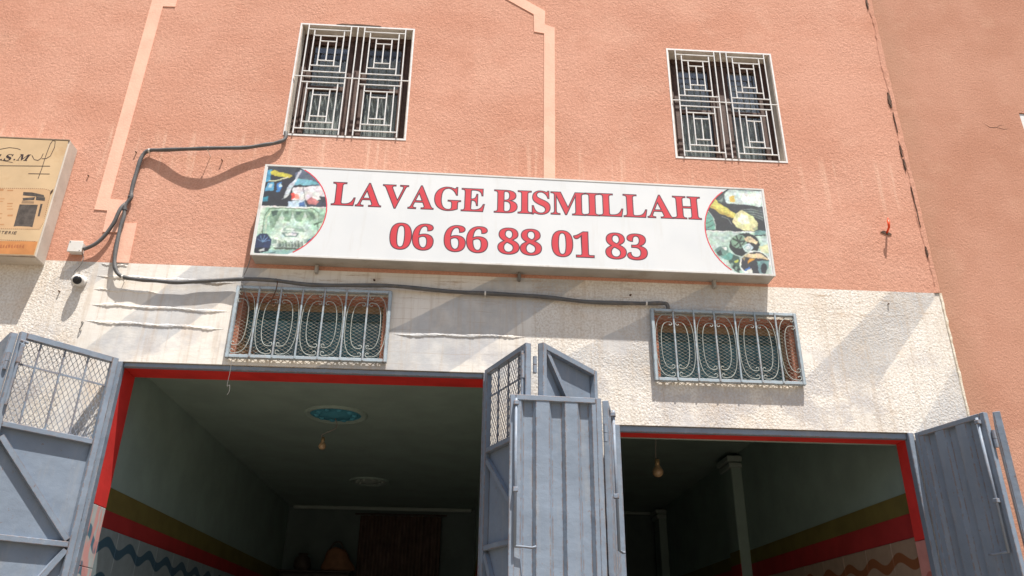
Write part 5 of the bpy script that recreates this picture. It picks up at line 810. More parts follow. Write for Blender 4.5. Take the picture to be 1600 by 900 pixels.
PICS = {"L":[[[32,35,46],[[-1734,5156],[-1164,5186],[-1119,4767],[-1677,4758]]],[[55,58,66],[[-1669,5138],[-1429,5145],[-1444,5053],[-1653,5085]]],[[75,155,195],[[-1664,5090],[-1625,5092],[-1620,4981],[-1660,4979]]],[[200,190,66],[[-1628,5071],[-1604,5088],[-1562,5074],[-1499,5063],[-1463,5052],[-1475,5020],[-1521,5028],[-1566,5037],[-1621,5046]]],[[225,225,190],[[-1634,4981],[-1560,4990],[-1561,4999],[-1635,4990]]],[[225,225,190],[[-1559,4991],[-1484,5026],[-1487,5034],[-1562,4998]]],[[95,175,218],[[-1651,4896],[-1636,4964],[-1589,4977],[-1582,4904]]],[[215,230,240],[[-1631,4928],[-1621,4955],[-1599,4956],[-1600,4929]]],[[62,132,205],[[-1560,4890],[-1566,4957],[-1537,4985],[-1525,4928],[-1536,4891]]],[[190,220,235],[[-1554,4947],[-1540,4974],[-1518,4939],[-1542,4932]]],[[45,130,155],[[-1670,4833],[-1618,4847],[-1612,4804],[-1665,4796]]],[[90,105,125],[[-1438,5075],[-1379,5110],[-1294,5072],[-1214,4991],[-1158,4889],[-1245,4947],[-1426,4980]]],[[120,185,205],[[-1422,5023],[-1287,5008],[-1230,4974],[-1431,4954]]],[[205,215,222],[[-1386,5104],[-1405,5103],[-1437,5001],[-1482,4935],[-1496,4841],[-1511,4825],[-1471,4853],[-1446,4927],[-1418,4991]]],[[228,226,228],[[-1433,4933],[-1220,4964],[-1159,4858],[-1231,4828],[-1335,4818],[-1437,4823]]],[[220,72,62],[[-1449,4883],[-1422,4897],[-1408,4851],[-1437,4825]]],[[238,160,140],[[-1421,4886],[-1386,4878],[-1373,4837],[-1409,4835]]],[[70,70,90],[[-1361,4941],[-1337,4848],[-1332,4849],[-1357,4942]]],[[70,70,90],[[-1337,4848],[-1316,4782],[-1311,4784],[-1333,4850]]],[[60,62,80],[[-1264,4809],[-1154,4847],[-1136,4768],[-1311,4766]]],[[196,120,118],[[-1313,4819],[-1283,4857],[-1221,4818],[-1235,4790],[-1296,4787]]],[[200,222,238],[[-1453,4810],[-1336,4822],[-1307,4766],[-1455,4761]]],[[70,110,165],[[-1368,4801],[-1330,4808],[-1321,4769],[-1373,4767]]],[[45,48,62],[[-1225,4865],[-1175,4865],[-1191,4789]]],[[238,240,238],[[-1677,4760],[-1119,4769],[-1118,4759],[-1675,4746]]],[[178,214,190],[[-1744,4743],[-1118,4759],[-1068,4293],[-1673,4267]]],[[205,228,210],[[-1661,4743],[-1622,4743],[-1617,4522],[-1659,4520]]],[[105,128,102],[[-1613,4521],[-1614,4681],[-1622,4682],[-1621,4522]]],[[105,128,102],[[-1615,4679],[-1587,4733],[-1594,4739],[-1622,4684]]],[[105,128,102],[[-1590,4731],[-1483,4745],[-1485,4754],[-1592,4740]]],[[105,128,102],[[-1484,4745],[-1257,4745],[-1257,4754],[-1484,4754]]],[[105,128,102],[[-1259,4746],[-1211,4708],[-1207,4715],[-1255,4754]]],[[105,128,102],[[-1213,4711],[-1202,4541],[-1194,4541],[-1205,4711]]],[[105,128,102],[[-1202,4543],[-1229,4483],[-1222,4478],[-1195,4539]]],[[225,236,205],[[-1593,4523],[-1597,4672],[-1602,4673],[-1598,4523]]],[[225,236,205],[[-1597,4671],[-1574,4723],[-1579,4726],[-1602,4674]]],[[134,166,142],[[-1585,4694],[-1507,4728],[-1255,4735],[-1225,4660],[-1365,4633],[-1508,4607],[-1560,4544]]],[[70,96,84],[[-1575,4714],[-1525,4727],[-1528,4686],[-1559,4664]]],[[92,120,104],[[-1481,4724],[-1437,4725],[-1438,4695],[-1469,4699]]],[[84,112,98],[[-1385,4725],[-1341,4725],[-1346,4693],[-1377,4697]]],[[96,124,108],[[-1289,4723],[-1254,4719],[-1234,4660],[-1266,4678]]],[[150,186,160],[[-1208,4701],[-1148,4714],[-1150,4653],[-1207,4620]]],[[84,108,90],[[-1242,4619],[-1167,4647],[-1174,4632],[-1231,4599]]],[[198,226,208],[[-1497,4718],[-1510,4621],[-1455,4619]]],[[198,226,208],[[-1411,4722],[-1424,4625],[-1369,4623]]],[[198,226,208],[[-1318,4727],[-1332,4630],[-1277,4627]]],[[206,234,216],[[-1524,4626],[-1257,4638],[-1250,4539],[-1539,4516]]],[[218,236,226],[[-1552,4515],[-1464,4594],[-1309,4601],[-1253,4489],[-1286,4409],[-1519,4404]]],[[188,214,200],[[-1522,4581],[-1465,4609],[-1302,4611],[-1250,4578],[-1227,4490],[-1253,4420],[-1279,4419],[-1262,4498],[-1307,4586],[-1462,4579],[-1535,4486],[-1551,4510]]],[[160,186,172],[[-1453,4579],[-1316,4583],[-1290,4547],[-1470,4544]]],[[225,238,230],[[-1435,4570],[-1375,4575],[-1381,4555],[-1441,4552]]],[[150,178,162],[[-1538,4476],[-1498,4468],[-1498,4434],[-1528,4437]]],[[150,178,162],[[-1303,4482],[-1265,4488],[-1269,4444],[-1294,4443]]],[[120,145,140],[[-1473,4536],[-1335,4533],[-1347,4493],[-1440,4496]]],[[235,240,238],[[-1446,4529],[-1353,4526],[-1362,4506],[-1431,4507]]],[[160,178,165],[[-1493,4463],[-1485,4461],[-1475,4406],[-1489,4405]]],[[95,112,105],[[-1481,4457],[-1472,4457],[-1464,4406],[-1477,4406]]],[[160,178,165],[[-1468,4451],[-1459,4452],[-1452,4407],[-1465,4406]]],[[95,112,105],[[-1455,4445],[-1447,4448],[-1440,4407],[-1453,4407]]],[[160,178,165],[[-1445,4463],[-1437,4463],[-1428,4408],[-1442,4407]]],[[95,112,105],[[-1433,4456],[-1424,4459],[-1416,4408],[-1430,4408]]],[[160,178,165],[[-1420,4450],[-1412,4454],[-1404,4409],[-1418,4408]]],[[95,112,105],[[-1407,4444],[-1399,4450],[-1392,4409],[-1406,4409]]],[[160,178,165],[[-1397,4462],[-1389,4465],[-1381,4410],[-1394,4409]]],[[95,112,105],[[-1385,4456],[-1377,4461],[-1369,4410],[-1382,4410]]],[[160,178,165],[[-1372,4449],[-1364,4457],[-1357,4411],[-1370,4410]]],[[95,112,105],[[-1362,4467],[-1352,4452],[-1345,4411],[-1359,4411]]],[[160,178,165],[[-1349,4461],[-1342,4467],[-1333,4412],[-1347,4411]]],[[95,112,105],[[-1337,4455],[-1329,4463],[-1321,4412],[-1335,4412]]],[[160,178,165],[[-1324,4448],[-1317,4459],[-1309,4413],[-1323,4412]]],[[95,112,105],[[-1314,4467],[-1304,4454],[-1297,4413],[-1311,4413]]],[[92,104,92],[[-1519,4401],[-1303,4410],[-1317,4388],[-1504,4385]]],[[32,48,88],[[-1532,4442],[-1532,4417],[-1538,4393],[-1550,4374],[-1567,4362],[-1587,4357],[-1607,4360],[-1627,4371],[-1645,4389],[-1657,4411],[-1664,4436],[-1665,4462],[-1659,4486],[-1647,4505],[-1630,4517],[-1610,4522],[-1589,4519],[-1569,4508],[-1552,4490],[-1539,4468]]],[[20,26,44],[[-1662,4393],[-1531,4398],[-1559,4354],[-1651,4349]]],[[120,160,205],[[-1601,4446],[-1643,4474],[-1645,4469],[-1602,4442]]],[[120,160,205],[[-1600,4445],[-1624,4498],[-1628,4496],[-1603,4443]]],[[120,160,205],[[-1599,4444],[-1596,4508],[-1600,4508],[-1604,4444]]],[[120,160,205],[[-1600,4442],[-1568,4488],[-1571,4491],[-1603,4446]]],[[120,160,205],[[-1601,4442],[-1549,4459],[-1551,4463],[-1602,4446]]],[[195,205,215],[[-1617,4375],[-1581,4391],[-1574,4372],[-1611,4363]]],[[62,105,142],[[-1272,4473],[-1221,4510],[-1224,4461],[-1272,4434]]],[[150,190,186],[[-1665,4327],[-1520,4377],[-1326,4386],[-1385,4318],[-1662,4306]]],[[95,130,130],[[-1556,4334],[-1502,4370],[-1485,4371],[-1529,4321]]]],"R":[[[48,52,56],[[1809,5134],[2437,5165],[2378,4704],[1770,4692]]],[[208,226,222],[[2012,5046],[2069,5098],[2411,5115],[2389,4936],[2185,4956],[2036,4959]]],[[236,243,240],[[2141,5063],[2329,5062],[2317,4964],[2159,4978]]],[[150,170,172],[[2125,5090],[2343,5095],[2341,5082],[2143,5081]]],[[228,195,90],[[2057,5027],[2099,5040],[2100,4981],[2060,4971]]],[[70,86,84],[[1947,4989],[2017,5049],[2023,4972],[1969,4950]]],[[140,160,150],[[1963,4979],[2009,5014],[1994,4965]]],[[72,80,82],[[2124,4910],[2332,4933],[2324,4796],[2273,4835],[2195,4884]]],[[140,155,152],[[2152,4910],[2254,4908],[2255,4912],[2152,4914]]],[[140,155,152],[[2254,4908],[2326,4888],[2328,4892],[2255,4912]]],[[140,155,152],[[2168,4887],[2252,4887],[2252,4891],[2168,4891]]],[[140,155,152],[[2251,4887],[2323,4862],[2324,4866],[2253,4891]]],[[140,155,152],[[2184,4865],[2249,4866],[2250,4870],[2184,4869]]],[[140,155,152],[[2249,4866],[2319,4835],[2321,4839],[2250,4870]]],[[140,155,152],[[2200,4842],[2247,4844],[2247,4849],[2200,4846]]],[[140,155,152],[[2246,4845],[2316,4809],[2318,4813],[2248,4848]]],[[216,204,106],[[1939,5002],[1958,4963],[2013,4923],[2101,4859],[2077,4819],[1970,4861],[1887,4920]]],[[188,168,80],[[1887,4920],[1970,4861],[2077,4819],[2083,4831],[1990,4880],[1898,4936]]],[[228,228,172],[[2100,4878],[2151,4901],[2238,4846],[2265,4782],[2244,4729],[2203,4709],[2148,4713],[2087,4743],[2061,4794]]],[[245,246,225],[[2138,4871],[2192,4852],[2203,4790],[2136,4766],[2103,4806]]],[[178,190,150],[[2211,4738],[2250,4756],[2252,4730],[2222,4713]]],[[112,168,152],[[1859,4868],[1895,4838],[1916,4766],[1905,4709],[1835,4706],[1832,4773]]],[[205,220,212],[[1867,4877],[1899,4826],[1905,4831],[1872,4882]]],[[205,220,212],[[1899,4827],[1912,4755],[1918,4757],[1905,4829]]],[[205,220,212],[[1912,4756],[1904,4709],[1910,4709],[1918,4756]]],[[60,80,80],[[1841,4760],[1900,4794],[1898,4799],[1839,4765]]],[[60,80,80],[[1847,4719],[1896,4752],[1894,4757],[1845,4724]]],[[150,160,160],[[1975,4830],[2029,4811],[2031,4815],[1977,4834]]],[[150,160,160],[[2028,4812],[2050,4761],[2054,4763],[2032,4814]]],[[192,216,206],[[1770,4697],[2378,4709],[2376,4273],[1731,4246]]],[[240,243,240],[[1770,4698],[2230,4705],[2229,4698],[1770,4691]]],[[125,170,170],[[2226,4713],[2319,4717],[2314,4679],[2226,4672]]],[[60,70,74],[[2222,4677],[2315,4685],[2313,4671],[2225,4664]]],[[222,224,184],[[2251,4576],[2328,4600],[2331,4519],[2262,4516]]],[[44,48,48],[[2257,4591],[2247,4559],[2226,4529],[2196,4505],[2160,4489],[2122,4482],[2085,4486],[2053,4499],[2028,4521],[2014,4549],[2011,4580],[2020,4613],[2041,4643],[2071,4667],[2107,4684],[2146,4691],[2183,4687],[2216,4674],[2241,4652],[2255,4623]]],[[126,158,138],[[2154,4615],[2148,4596],[2137,4577],[2122,4563],[2104,4553],[2084,4549],[2065,4551],[2049,4560],[2037,4573],[2030,4590],[2029,4610],[2034,4630],[2045,4648],[2060,4662],[2078,4672],[2098,4676],[2117,4674],[2134,4666],[2146,4652],[2153,4635]]],[[50,62,54],[[2095,4618],[2047,4645],[2040,4631],[2087,4605]]],[[50,62,54],[[2097,4615],[2080,4668],[2068,4662],[2085,4608]]],[[50,62,54],[[2096,4608],[2129,4658],[2119,4666],[2086,4615]]],[[50,62,54],[[2091,4604],[2144,4610],[2145,4624],[2091,4619]]],[[50,62,54],[[2085,4609],[2097,4556],[2110,4562],[2097,4614]]],[[50,62,54],[[2087,4616],[2046,4572],[2054,4562],[2095,4607]]],[[226,204,166],[[2136,4642],[2188,4662],[2249,4614],[2235,4593],[2146,4617]]],[[40,44,44],[[2143,4620],[2063,4548],[2068,4542],[2147,4614]]],[[196,218,220],[[2194,4561],[2191,4549],[2184,4538],[2174,4529],[2163,4523],[2151,4521],[2139,4522],[2129,4527],[2122,4535],[2118,4546],[2117,4558],[2120,4570],[2127,4581],[2136,4590],[2148,4596],[2160,4598],[2172,4597],[2182,4592],[2189,4584],[2193,4573]]],[[120,150,160],[[2179,4561],[2177,4553],[2173,4547],[2167,4541],[2160,4538],[2153,4536],[2146,4537],[2139,4540],[2135,4545],[2132,4551],[2132,4558],[2134,4566],[2138,4572],[2144,4578],[2151,4581],[2158,4583],[2165,4582],[2172,4579],[2176,4574],[2179,4568]]],[[214,228,228],[[2174,4560],[2172,4555],[2169,4549],[2164,4545],[2159,4542],[2153,4541],[2148,4542],[2143,4544],[2139,4548],[2137,4553],[2137,4559],[2139,4564],[2142,4570],[2146,4574],[2152,4577],[2158,4578],[2163,4577],[2168,4575],[2171,4571],[2174,4566]]],[[112,150,140],[[1882,4524],[1940,4560],[1999,4563],[1999,4514],[1948,4462],[1914,4478]]],[[48,62,60],[[1903,4510],[1941,4530],[1951,4487],[1922,4476]]],[[235,240,238],[[1948,4552],[1994,4556],[1981,4524]]],[[108,170,158],[[1939,4462],[2008,4515],[2042,4496],[2008,4435]]],[[66,94,84],[[1990,4434],[2042,4496],[2085,4478],[2079,4300],[2027,4356]]],[[200,205,90],[[2041,4441],[2073,4452],[2066,4422],[2043,4421]]],[[150,180,165],[[2006,4415],[2027,4421],[2030,4386],[2009,4385]]],[[40,54,50],[[2021,4399],[2041,4405],[2045,4373],[2023,4372]]],[[150,180,165],[[2035,4384],[2056,4390],[2060,4360],[2038,4359]]],[[40,54,50],[[2050,4369],[2070,4375],[2074,4346],[2053,4346]]],[[150,180,165],[[2064,4354],[2085,4360],[2089,4333],[2067,4332]]],[[236,240,236],[[2321,4431],[2310,4397],[2289,4366],[2260,4340],[2224,4324],[2186,4317],[2149,4320],[2117,4334],[2093,4357],[2079,4387],[2077,4421],[2087,4455],[2108,4487],[2138,4512],[2173,4530],[2212,4537],[2249,4533],[2282,4518],[2306,4495],[2319,4465]]],[[58,60,66],[[2312,4431],[2302,4399],[2283,4371],[2255,4347],[2222,4332],[2187,4326],[2153,4329],[2123,4342],[2101,4363],[2088,4390],[2086,4421],[2095,4453],[2114,4481],[2142,4505],[2175,4521],[2211,4528],[2245,4524],[2275,4511],[2298,4489],[2310,4462]]],[[120,160,160],[[2213,4443],[2314,4453],[2304,4388],[2267,4337],[2221,4327]]],[[46,52,58],[[2289,4382],[2284,4361],[2275,4344],[2264,4335],[2252,4334],[2243,4343],[2238,4359],[2238,4380],[2244,4401],[2253,4418],[2264,4427],[2275,4428],[2284,4419],[2289,4403]]],[[230,208,170],[[2109,4487],[2153,4511],[2253,4510],[2314,4460],[2202,4471]]],[[236,168,56],[[2159,4471],[2207,4461],[2142,4418]]],[[70,120,190],[[2106,4360],[2150,4393],[2159,4372],[2116,4348]]],[[232,235,225],[[2116,4345],[2164,4377],[2172,4325],[2132,4329]]],[[180,160,120],[[2102,4469],[2131,4480],[2117,4439]]]],"A":[["panel",[[-4117,4803],[-3324,4837],[-3277,4826],[-3262,4788],[-3251,4548],[-3266,4483],[-4010,4454]]],["brown",[[-3648,4824],[-3640,4825],[-3641,4829],[-3649,4829]]],["brown",[[-3633,4825],[-3625,4825],[-3627,4830],[-3634,4830]]],["brown",[[-3619,4825],[-3611,4825],[-3612,4830],[-3620,4830]]],["brown",[[-3604,4826],[-3596,4826],[-3597,4831],[-3605,4830]]],["brown",[[-3589,4826],[-3581,4826],[-3582,4831],[-3590,4831]]],["brown",[[-3574,4827],[-3567,4827],[-3568,4832],[-3576,4831]]],["brown",[[-3560,4827],[-3552,4827],[-3553,4832],[-3561,4832]]],["brown",[[-3545,4828],[-3537,4828],[-3538,4833],[-3546,4832]]],["brown",[[-3530,4828],[-3522,4828],[-3524,4833],[-3531,4833]]],["brown",[[-3516,4829],[-3508,4829],[-3509,4834],[-3517,4833]]],["brown",[[-3501,4829],[-3493,4829],[-3494,4834],[-3502,4834]]],["brown",[[-3486,4829],[-3478,4830],[-3479,4834],[-3487,4834]]],["brown",[[-3471,4830],[-3463,4830],[-3465,4835],[-3473,4835]]],["brown",[[-3457,4830],[-3449,4831],[-3450,4835],[-3458,4835]]],["brown",[[-3442,4831],[-3434,4831],[-3435,4836],[-3443,4836]]],["brown",[[-3427,4831],[-3419,4832],[-3420,4836],[-3428,4836]]],["brown",[[-3412,4832],[-3404,4832],[-3406,4837],[-3414,4837]]],["brown",[[-3398,4832],[-3390,4833],[-3391,4837],[-3399,4837]]],["brown",[[-3383,4833],[-3375,4833],[-3376,4838],[-3384,4838]]],["brown",[[-3368,4833],[-3360,4834],[-3361,4838],[-3369,4838]]],["brown",[[-3353,4834],[-3345,4834],[-3346,4839],[-3354,4838]]],["brown",[[-3338,4834],[-3331,4834],[-3332,4839],[-3340,4839]]],["brown",[[-3324,4835],[-3316,4833],[-3316,4837],[-3324,4839]]],["brown",[[-3308,4831],[-3300,4829],[-3300,4834],[-3309,4836]]],["brown",[[-3292,4827],[-3284,4825],[-3284,4830],[-3293,4832]]],["brown",[[-3279,4826],[-3275,4816],[-3271,4817],[-3275,4826]]],["brown",[[-3271,4807],[-3268,4797],[-3264,4798],[-3268,4808]]],["brown",[[-3265,4789],[-3264,4780],[-3260,4779],[-3260,4788]]],["brown",[[-3264,4771],[-3263,4762],[-3259,4761],[-3260,4770]]],["brown",[[-3263,4754],[-3262,4745],[-3258,4744],[-3259,4753]]],["brown",[[-3262,4737],[-3262,4727],[-3258,4727],[-3258,4736]]],["brown",[[-3261,4719],[-3261,4710],[-3257,4709],[-3257,4718]]],["brown",[[-3260,4702],[-3260,4693],[-3256,4692],[-3256,4701]]],["brown",[[-3260,4685],[-3259,4676],[-3255,4675],[-3256,4684]]],["brown",[[-3259,4668],[-3258,4659],[-3254,4658],[-3255,4667]]],["brown",[[-3258,4651],[-3258,4641],[-3253,4641],[-3254,4650]]],["brown",[[-3257,4633],[-3257,4624],[-3253,4623],[-3253,4633]]],["brown",[[-3256,4616],[-3256,4607],[-3252,4606],[-3252,4616]]],["brown",[[-3256,4599],[-3255,4590],[-3251,4589],[-3251,4598]]],["brown",[[-3255,4582],[-3254,4573],[-3250,4573],[-3251,4582]]],["brown",[[-3254,4565],[-3253,4557],[-3249,4556],[-3250,4565]]],["brown",[[-3253,4549],[-3255,4541],[-3251,4539],[-3249,4547]]],["brown",[[-3257,4533],[-3259,4525],[-3255,4523],[-3253,4531]]],["brown",[[-3260,4517],[-3262,4508],[-3258,4506],[-3257,4514]]],["brown",[[-3264,4500],[-3266,4492],[-3262,4490],[-3260,4498]]],["brown",[[-3266,4485],[-3274,4485],[-3273,4481],[-3265,4481]]],["brown",[[-3281,4485],[-3288,4485],[-3287,4480],[-3280,4480]]],["brown",[[-3295,4485],[-3303,4484],[-3302,4480],[-3294,4480]]],["brown",[[-3309,4484],[-3317,4484],[-3316,4479],[-3308,4480]]],["brown",[[-3324,4484],[-3331,4484],[-3330,4479],[-3323,4479]]],["brown",[[-3338,4483],[-3346,4483],[-3345,4479],[-3337,4479]]],["brown",[[-3352,4483],[-3360,4483],[-3359,4478],[-3351,4478]]],["brown",[[-3367,4483],[-3374,4482],[-3373,4478],[-3366,4478]]],["brown",[[-3381,4482],[-3389,4482],[-3388,4478],[-3380,4478]]],["brown",[[-3395,4482],[-3403,4482],[-3402,4477],[-3394,4477]]],["brown",[[-3410,4481],[-3417,4481],[-3416,4477],[-3409,4477]]],["brown",[[-3424,4481],[-3432,4481],[-3431,4476],[-3423,4477]]],["brown",[[-3438,4481],[-3446,4481],[-3445,4476],[-3437,4476]]],["brown",[[-3453,4480],[-3460,4480],[-3459,4476],[-3451,4476]]],["brown",[[-3467,4480],[-3475,4480],[-3473,4475],[-3466,4475]]],["brown",[[-3481,4480],[-3489,4479],[-3488,4475],[-3480,4475]]],["brown",[[-3495,4479],[-3503,4479],[-3502,4474],[-3494,4475]]],["brown",[[-3510,4479],[-3517,4479],[-3516,4474],[-3509,4474]]],["brown",[[-3524,4478],[-3532,4478],[-3531,4474],[-3523,4474]]],["brown",[[-3538,4478],[-3546,4478],[-3545,4473],[-3537,4474]]],["brown",[[-3557,4380],[-3549,4380],[-3550,4385],[-3558,4385]]],["brown",[[-3543,4380],[-3535,4380],[-3536,4385],[-3544,4385]]],["brown",[[-3529,4380],[-3521,4380],[-3522,4384],[-3530,4385]]],["brown",[[-3515,4380],[-3507,4380],[-3508,4384],[-3516,4384]]],["brown",[[-3501,4380],[-3493,4380],[-3494,4384],[-3502,4384]]],["brown",[[-3487,4380],[-3479,4380],[-3480,4384],[-3488,4384]]],["brown",[[-3473,4379],[-3465,4379],[-3466,4384],[-3474,4384]]],["brown",[[-3459,4379],[-3451,4379],[-3452,4384],[-3460,4384]]],["brown",[[-3445,4379],[-3437,4379],[-3438,4384],[-3446,4384]]],["brown",[[-3431,4379],[-3423,4379],[-3424,4383],[-3432,4383]]],["brown",[[-3417,4379],[-3409,4379],[-3410,4383],[-3418,4383]]],["brown",[[-3403,4379],[-3395,4379],[-3396,4383],[-3404,4383]]],["brown",[[-3389,4379],[-3381,4378],[-3382,4383],[-3390,4383]]],["brown",[[-3375,4378],[-3367,4378],[-3368,4383],[-3376,4383]]],["brown",[[-3360,4378],[-3353,4378],[-3354,4383],[-3361,4383]]],["brown",[[-3346,4378],[-3339,4378],[-3340,4383],[-3347,4383]]],["brown",[[-3332,4378],[-3325,4378],[-3326,4382],[-3333,4382]]],["brown",[[-3318,4378],[-3311,4378],[-3312,4382],[-3319,4382]]],["brown",[[-3304,4378],[-3297,4378],[-3298,4382],[-3305,4382]]],["brown",[[-3290,4378],[-3283,4377],[-3283,4382],[-3291,4382]]],["brown",[[-3276,4377],[-3268,4377],[-3269,4382],[-3277,4382]]],["orange",[[-3981,4360],[-3244,4380],[-3242,4268],[-3947,4249]]],["grey",[[-3467,4801],[-3403,4801],[-3310,4782],[-3300,4762],[-3394,4767],[-3463,4771]]],["grey",[[-3362,4764],[-3294,4760],[-3289,4730],[-3357,4734]]],["grey",[[-3459,4748],[-3368,4760],[-3370,4734],[-3450,4726]]],["grey",[[-3466,4691],[-3331,4694],[-3321,4499],[-3344,4503],[-3435,4503],[-3459,4498]]],["grey2",[[-3456,4726],[-3367,4722],[-3364,4702],[-3456,4699]]],["grey",[[-3314,4702],[-3298,4703],[-3293,4594],[-3308,4594]]],["faded",[[-3647,4821],[-3619,4822],[-3617,4803],[-3645,4802]]],["faded",[[-3589,4814],[-3546,4816],[-3546,4805],[-3590,4803]]],["faded",[[-3624,4736],[-3589,4738],[-3590,4730],[-3625,4729]]],["faded",[[-3618,4714],[-3594,4715],[-3595,4707],[-3619,4706]]],["faded",[[-3558,4698],[-3517,4700],[-3518,4690],[-3559,4688]]],["faded",[[-3553,4674],[-3516,4676],[-3517,4668],[-3554,4666]]],["faded",[[-3546,4650],[-3503,4652],[-3504,4644],[-3547,4642]]],["faded",[[-3588,4607],[-3569,4607],[-3571,4600],[-3589,4599]]],["faded",[[-3529,4598],[-3491,4600],[-3490,4585],[-3528,4583]]],["faded",[[-3578,4570],[-3566,4570],[-3567,4563],[-3579,4562]]],["faded",[[-3563,4515],[-3532,4517],[-3533,4507],[-3563,4506]]],["rust",[[-3515,4340],[-3502,4344],[-3495,4312],[-3509,4315]]],["rust",[[-3493,4335],[-3482,4345],[-3477,4320],[-3490,4316]]],["rust",[[-3472,4331],[-3462,4345],[-3455,4313],[-3470,4316]]],["rust",[[-3455,4342],[-3442,4346],[-3437,4321],[-3450,4317]]],["rust",[[-3434,4338],[-3423,4347],[-3416,4315],[-3430,4318]]],["rust",[[-3413,4333],[-3403,4348],[-3398,4323],[-3410,4319]]],["rust",[[-3396,4345],[-3383,4349],[-3376,4317],[-3391,4320]]],["rust",[[-3375,4340],[-3363,4350],[-3358,4325],[-3371,4321]]],["rust",[[-3353,4336],[-3343,4351],[-3336,4319],[-3351,4322]]],["ink",[[-3834,5148],[-3744,5177],[-3747,5182],[-3836,5153]]],["ink",[[-3745,5177],[-3677,5197],[-3679,5202],[-3747,5182]]],["ink",[[-3677,5197],[-3619,5192],[-3620,5197],[-3678,5202]]],["ink",[[-3619,5192],[-3589,5181],[-3589,5186],[-3619,5197]]],["ink",[[-3846,5020],[-3327,5041],[-3329,5047],[-3848,5025]]],["ink",[[-3492,5135],[-3465,5097],[-3462,5100],[-3488,5138]]],["ink",[[-3463,5095],[-3433,5089],[-3433,5095],[-3464,5101]]],["ink",[[-3431,5089],[-3413,5108],[-3417,5113],[-3435,5094]]],["ink",[[-3412,5110],[-3406,5156],[-3411,5158],[-3417,5112]]],["ink",[[-3407,5106],[-3377,5108],[-3378,5114],[-3409,5112]]],["ink",[[-3375,5108],[-3348,5134],[-3351,5139],[-3379,5113]]],["ink",[[-3347,5135],[-3335,5220],[-3340,5223],[-3352,5137]]],["ink",[[-3335,5221],[-3344,5278],[-3349,5278],[-3340,5222]]],["ink",[[-3347,5281],[-3367,5288],[-3367,5282],[-3347,5275]]],["ink",[[-3369,5287],[-3380,5252],[-3375,5248],[-3364,5284]]],["ink",[[-3380,5251],[-3387,5139],[-3382,5137],[-3375,5249]]],["ink",[[-3387,5139],[-3387,5020],[-3382,5018],[-3382,5138]]],["ink",[[-3387,5020],[-3392,4926],[-3387,4924],[-3382,5018]]],["ink",[[-3473,4964],[-3312,4969],[-3314,4975],[-3474,4970]]],["ink",[[-3735,5082],[-3616,5060],[-3617,5064],[-3736,5086]]]]}
def srgb(c): return [((q/255+.055)/1.055)**2.4 if q/255 > .04045 else q/255/12.92 for q in c]
